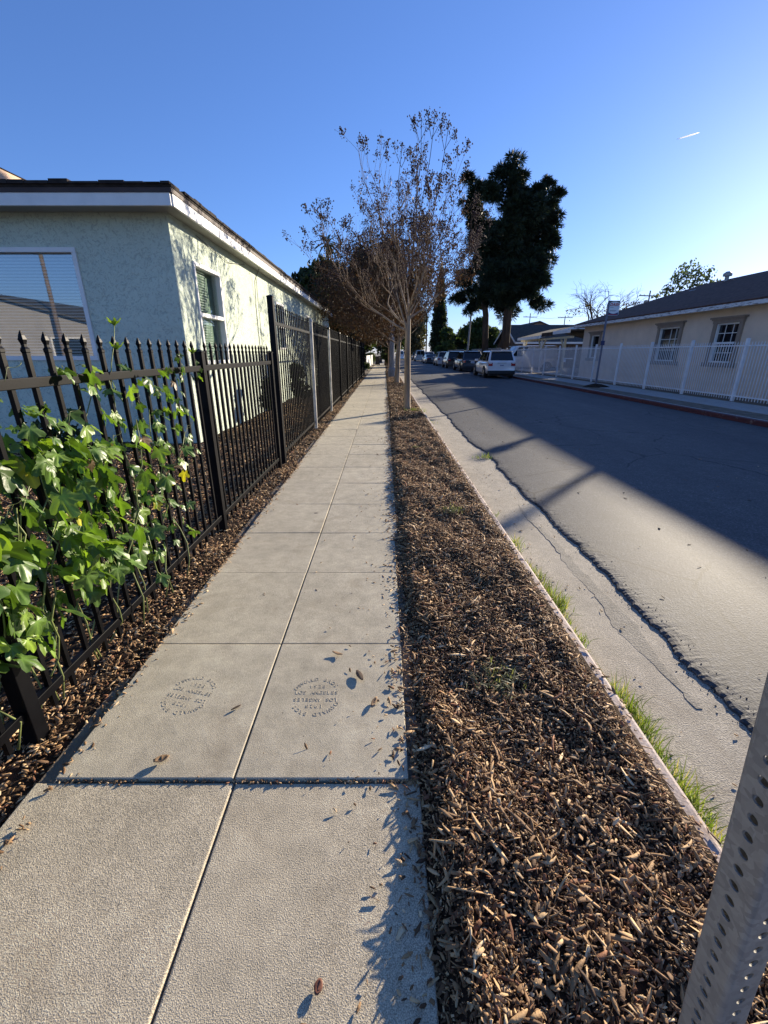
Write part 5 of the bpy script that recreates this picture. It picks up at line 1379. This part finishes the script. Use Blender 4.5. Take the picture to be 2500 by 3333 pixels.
pine('narrower dark pine leaning left of the broad pine', 10.75, 48.5, 16.0, 2.6, 72, -1.9, .30, [(7.9,16.7,.7),(8.3,15.2,1.05),(8.8,13.3,1.05),(8.9,11.4,1.1),(9.6,9.8,1.0),(8.4,8.6,1.2),(8.0,6.9,.95),(9.6,7.7,1.1),(9.2,5.8,.95),(10.6,6.5,.85),(8.6,14.2,.8)])
def cypress(x, y, h, w, label, seed):
    t = thing('cypress', label, 'tree', (x, y, 0)); MB().tube([(x,y,-.1),(x,y,h*.6)], [.25,.08], 8).build('trunk', M['pinebark'], t)
    B = []; rr = random.Random(seed)
    for i in range(90):
        z = i/89; r = w/2*min(1, (1-z)**.62*1.15)*min(1, .65+z*2.2); a = rr.uniform(0,6.28); B.append((x+math.cos(a)*r*.12, y+math.sin(a)*r*.12, .5+z*(h-.9), max(.14,r*.9), max(.14,r*.9), .8))
    leaf_cloud(t, 'crown', B, 17000, .24, M['foliage'], [(.018,.030,.012),(.026,.040,.015),(.034,.05,.02)], seed, elong=1.8)
cypress(11.2, 95, 18.2, 3.9, 'tall narrow dark cypress rising beyond the parked cars', 5)
tree('fig_tree', 'large dark evergreen behind the far end of green house', -5.8, 42, 8.3, 7.5, 2.6, .35, 16000, .26, DG, 81, 30)
tree('ficus_tree', 'dense dark tree shading the far sidewalk', -3.2, 52, 8.2, 8.0, 2.3, .3, 15000, .26, DG, 82, 30)
tree('brown_tree', 'tall brownish tree standing behind the dark evergreen', -2.8, 62, 13.5, 8.5, 4.5, .3, 16000, .26, [(.06,.05,.03),(.08,.06,.032),(.05,.05,.025),(.09,.055,.03)], 83, 34)
tree('street_tree', 'dark round street tree in the far sidewalk strip', .3, 58, 7.5, 5.5, 2.3, .22, 9000, .26, DG, 84, 22)
tree('street_tree', 'olive street tree at the far end of the left kerb', .4, 74, 8.0, 6.0, 2.6, .22, 9000, .28, BR, 85, 22)
tree('yard_tree', 'dark yard tree far along the left side', -5.0, 80, 9.5, 9.0, 2.4, .3, 10000, .34, DG, 86, 22)
tree('bushy_tree', 'brown green bushy tree closing the far end of street', 8.5, 128, 11.5, 11, 1.0, .3, 11000, .40, [(.09,.075,.04),(.07,.07,.03),(.11,.09,.05)], 87, 26)
tree('end_tree', 'pale olive tree where the street disappears', 1.5, 150, 13, 16, 2.0, .4, 11000, .5, [(.10,.09,.05),(.08,.08,.04),(.06,.07,.03)], 88, 26)
tree('green_bush', 'round green bush left of the cypress base', 11.8, 86, 5.6, 5.4, .3, .15, 7000, .24, MG, 89, 16, cat='bush')
tree('citrus_tree', 'dark green rounded tree behind the grey light pole', 13.0, 63, 5.5, 5.6, .8, .2, 9000, .20, MG, 90, 20)
tree('citrus_tree', 'low dark tree to the left of the light pole', 13.6, 74, 5.2, 5.0, .8, .2, 8000, .22, DG, 91, 18)
tree('green_tree', 'airy green tree rising behind the cream house roof', 28.6, 46, 9.6, 5.2, 3.2, .16, 3000, .16, [(.09,.12,.06),(.12,.15,.075),(.07,.10,.05)], 92, 26)
tree('green_tree', 'small airy green tree right of the taller one behind roof', 31.4, 46, 8.0, 4.0, 3.0, .12, 1300, .15, [(.09,.12,.06),(.12,.15,.075),(.07,.10,.05)], 93, 18)
def bare(x, y, h, label, seed):
    rr = random.Random(seed); t = thing('bare_tree', label, 'tree', (x, y, 0)); mb = MB(); tw = MB()
    mb.tube([(x,y,-.1),(x+.1,y,h*.25),(x,y,h*.42)], [.2,.16,.13], 9)
    lp = []
    def g(p, d, L, r, l):
        pts = [p]; q = p.copy(); dd = d.copy()
        for i in range(4):
            dd = (dd+Vector((rr.uniform(-.3,.3), rr.uniform(-.3,.3), rr.uniform(-.16,.16)-(.08 if l > 1 else 0)))).normalized(); q = q+dd*L/4; pts.append(q.copy())
        (mb if l < 1 else tw).tube(pts, [r*(1-.12*i) for i in range(5)], 5 if l < 2 else 3, cap=False); lp.extend(pts)
        if l == 4: return
        for c in range(3 if l < 3 else 2): g(pts[rr.choice((2,3,4))], (dd+Vector((rr.uniform(-1,1),rr.uniform(-1,1),rr.uniform(-.5,.8)))*.8).normalized(), L*.74, r*.58, l+1)
    for k in range(6):
        a = k*1.05; g(Vector((x,y,h*.40)), Vector((math.cos(a)*.8, math.sin(a)*.8, .8)).normalized(), h*.26, .075, 0)
    mb.build('trunk', M['pinebark'], t, smooth=True); tw.build('twigs', M['twig'], t)
    rng = np.random.default_rng(seed); A = np.array([tuple(p) for p in lp if p.z < h*.72]); n = 900; P = A[rng.integers(0,len(A),n)]+rng.normal(0,.12,(n,3))
    V, F, K = scatter(np.array([(-.5,-.2,0),(0,-.3,.1),(.5,0,0),(0,.3,-.1)])*.16, np.array([(0,1,2,3)]), rotmats(rng,n,None,1,1), P, np.array([(.10,.08,.03),(.14,.12,.03),(.06,.045,.02)])[rng.integers(0,3,n)])
    np_mesh('leaves', V, F, M['foliage'], t, K)
bare(18.6, 40.5, 7.4, 'leafless spreading tree behind the carport roof', 14)
def palm(x, y, h, label, seed):
    rr = random.Random(seed); t = thing('palm', label, 'palm tree', (x, y, 0)); MB().tube([(x,y,-.1),(x+.1,y,h*.5),(x,y,h)], [.2,.14,.13], 8).build('trunk', M['pinebark'], t)
    mb = MB()
    for k in range(26):
        a = rr.uniform(0,6.28); el = rr.uniform(-.6,1.2); p = Vector((x,y,h)); d = Vector((math.cos(a)*math.cos(el),math.sin(a)*math.cos(el),math.sin(el))); pr = None
        for i in range(6):
            d = (d+Vector((0,0,-.18))).normalized(); q = p+d*.34; s = d.cross(Vector((0,0,1))).normalized()*(.16*math.sin(math.pi*(i+1)/7)+.02)
            mb.add([p-s,p+s,q+s*.9,q-s*.9,p+Vector((0,0,.03)),q+Vector((0,0,.03))], [(0,4,5,3),(4,1,2,5)]); p = q
    mb.build('fronds', pmat('palm_frond_'+str(seed), (.05,.075,.03), .6), t)
palm(-6.6, 58, 13.5, 'thin palm standing above the dark evergreen', 1)
palm(10.2, 112, 9.0, 'small palm left of the cypress beyond the cars', 2)
def bush(label, x, y, h, w, n, size, pal, seed, group=None):
    rr = random.Random(seed); t = thing('shrub', label, 'shrub', (x, y, 0), 0, group)
    mb = MB(); B = []
    for i in range(9):
        a = rr.uniform(0,6.28); b = (x+math.cos(a)*w*.3*rr.random(), y+math.sin(a)*w*.3*rr.random(), h*rr.uniform(.3,.85), w*rr.uniform(.16,.26)); B.append(b); mb.tube([(x,y,-.03),b[:3]], [.012,.004], 5)
    mb.build('branches', M['twig'], t); leaf_cloud(t, 'foliage', B, n, size, M['foliage'], pal, seed)
bush('dark shrub growing against the green house wall', -2.75, 10.6, .95, .75, 1100, .055, DG, 31)
bush('larger dark shrub by the house wall behind tall fence', -2.6, 13.4, 1.3, .9, 1200, .06, DG, 32)
bush('low green plant under the vine by the front wall', -5.0, 6.6, .5, .9, 700, .05, MG, 33)
bush('small green shrub beside the far white garden fence', -1.45, 40.5, .7, .8, 900, .06, MG, 34)
bush('leafy hedge clump along the far mulch strip', .3, 47, 1.6, 1.2, 2200, .09, DG, 35)
bush('dark hedge clump by the second far street tree', .35, 62, 1.9, 1.5, 2200, .10, DG, 36)
bush('green hedge clump overhanging the distant sidewalk', -1.8, 66, 1.6, 1.8, 2200, .10, MG, 37)
def garden_fence():
    t = thing('white_garden_fence', 'far white garden fence on left beyond the black fence', 'fence', (-1.6, 50, 0)); mb = MB(); y = 42
    while y < 64: mb.box(-1.62,-1.59,y,y+.09,.0,1.25); y += .12
    mb.build('boards', M['white_paint'], t)
    for z in (.35,1.0): MB().box(-1.66,-1.6205,42,64,z,z+.07).build('rail', M['white_paint'], t)
    t = thing('blue_gate', 'blue grey gate at the far end of black fence', 'gate', (-1.6, 35.5, 0))
    MB().box(-1.62,-1.56,33.6,36.2,.05,1.85).build('gate_panel', pmat('blue_grey_paint', (.12,.15,.22), .6), t, bevel=.01)
    for y in (33.45, 36.3): post(t, -1.59, y, 1.95, .09, M['white_metal'])
garden_fence()
def bin_(label, x, y):
    t = thing('wheelie_bin', label, 'bin', (x, y, 0), 0, 'bins standing on the far sidewalk')
    b = MB(); b.add([(x-.24,y-.26,.05),(x+.24,y-.26,.05),(x+.24,y+.26,.05),(x-.24,y+.26,.05),(x-.30,y-.33,1.0),(x+.30,y-.33,1.0),(x+.30,y+.36,1.0),(x-.30,y+.36,1.0)], [(0,3,2,1),(4,5,6,7),(0,1,5,4),(1,2,6,5),(2,3,7,6),(3,0,4,7)]); b.build('bin_body', M['bin_black'], t, bevel=.02)
    MB().box(x-.32,x+.32,y-.36,y+.40,1.005,1.07).build('lid', M['bin_black'], t, bevel=.02)
    for s in (-1,1): MB().lathe([(.02,-.03),(.11,-.03),(.11,.03),(.02,.03)], (x+s*.27,y+.24,.11), 'x', 12).build('wheel', M['tyre'], t)
bin_('black bin standing nearer on the far left sidewalk', -.85, 60)
bin_('black bin standing farther off on the far left sidewalk', -.55, 71)
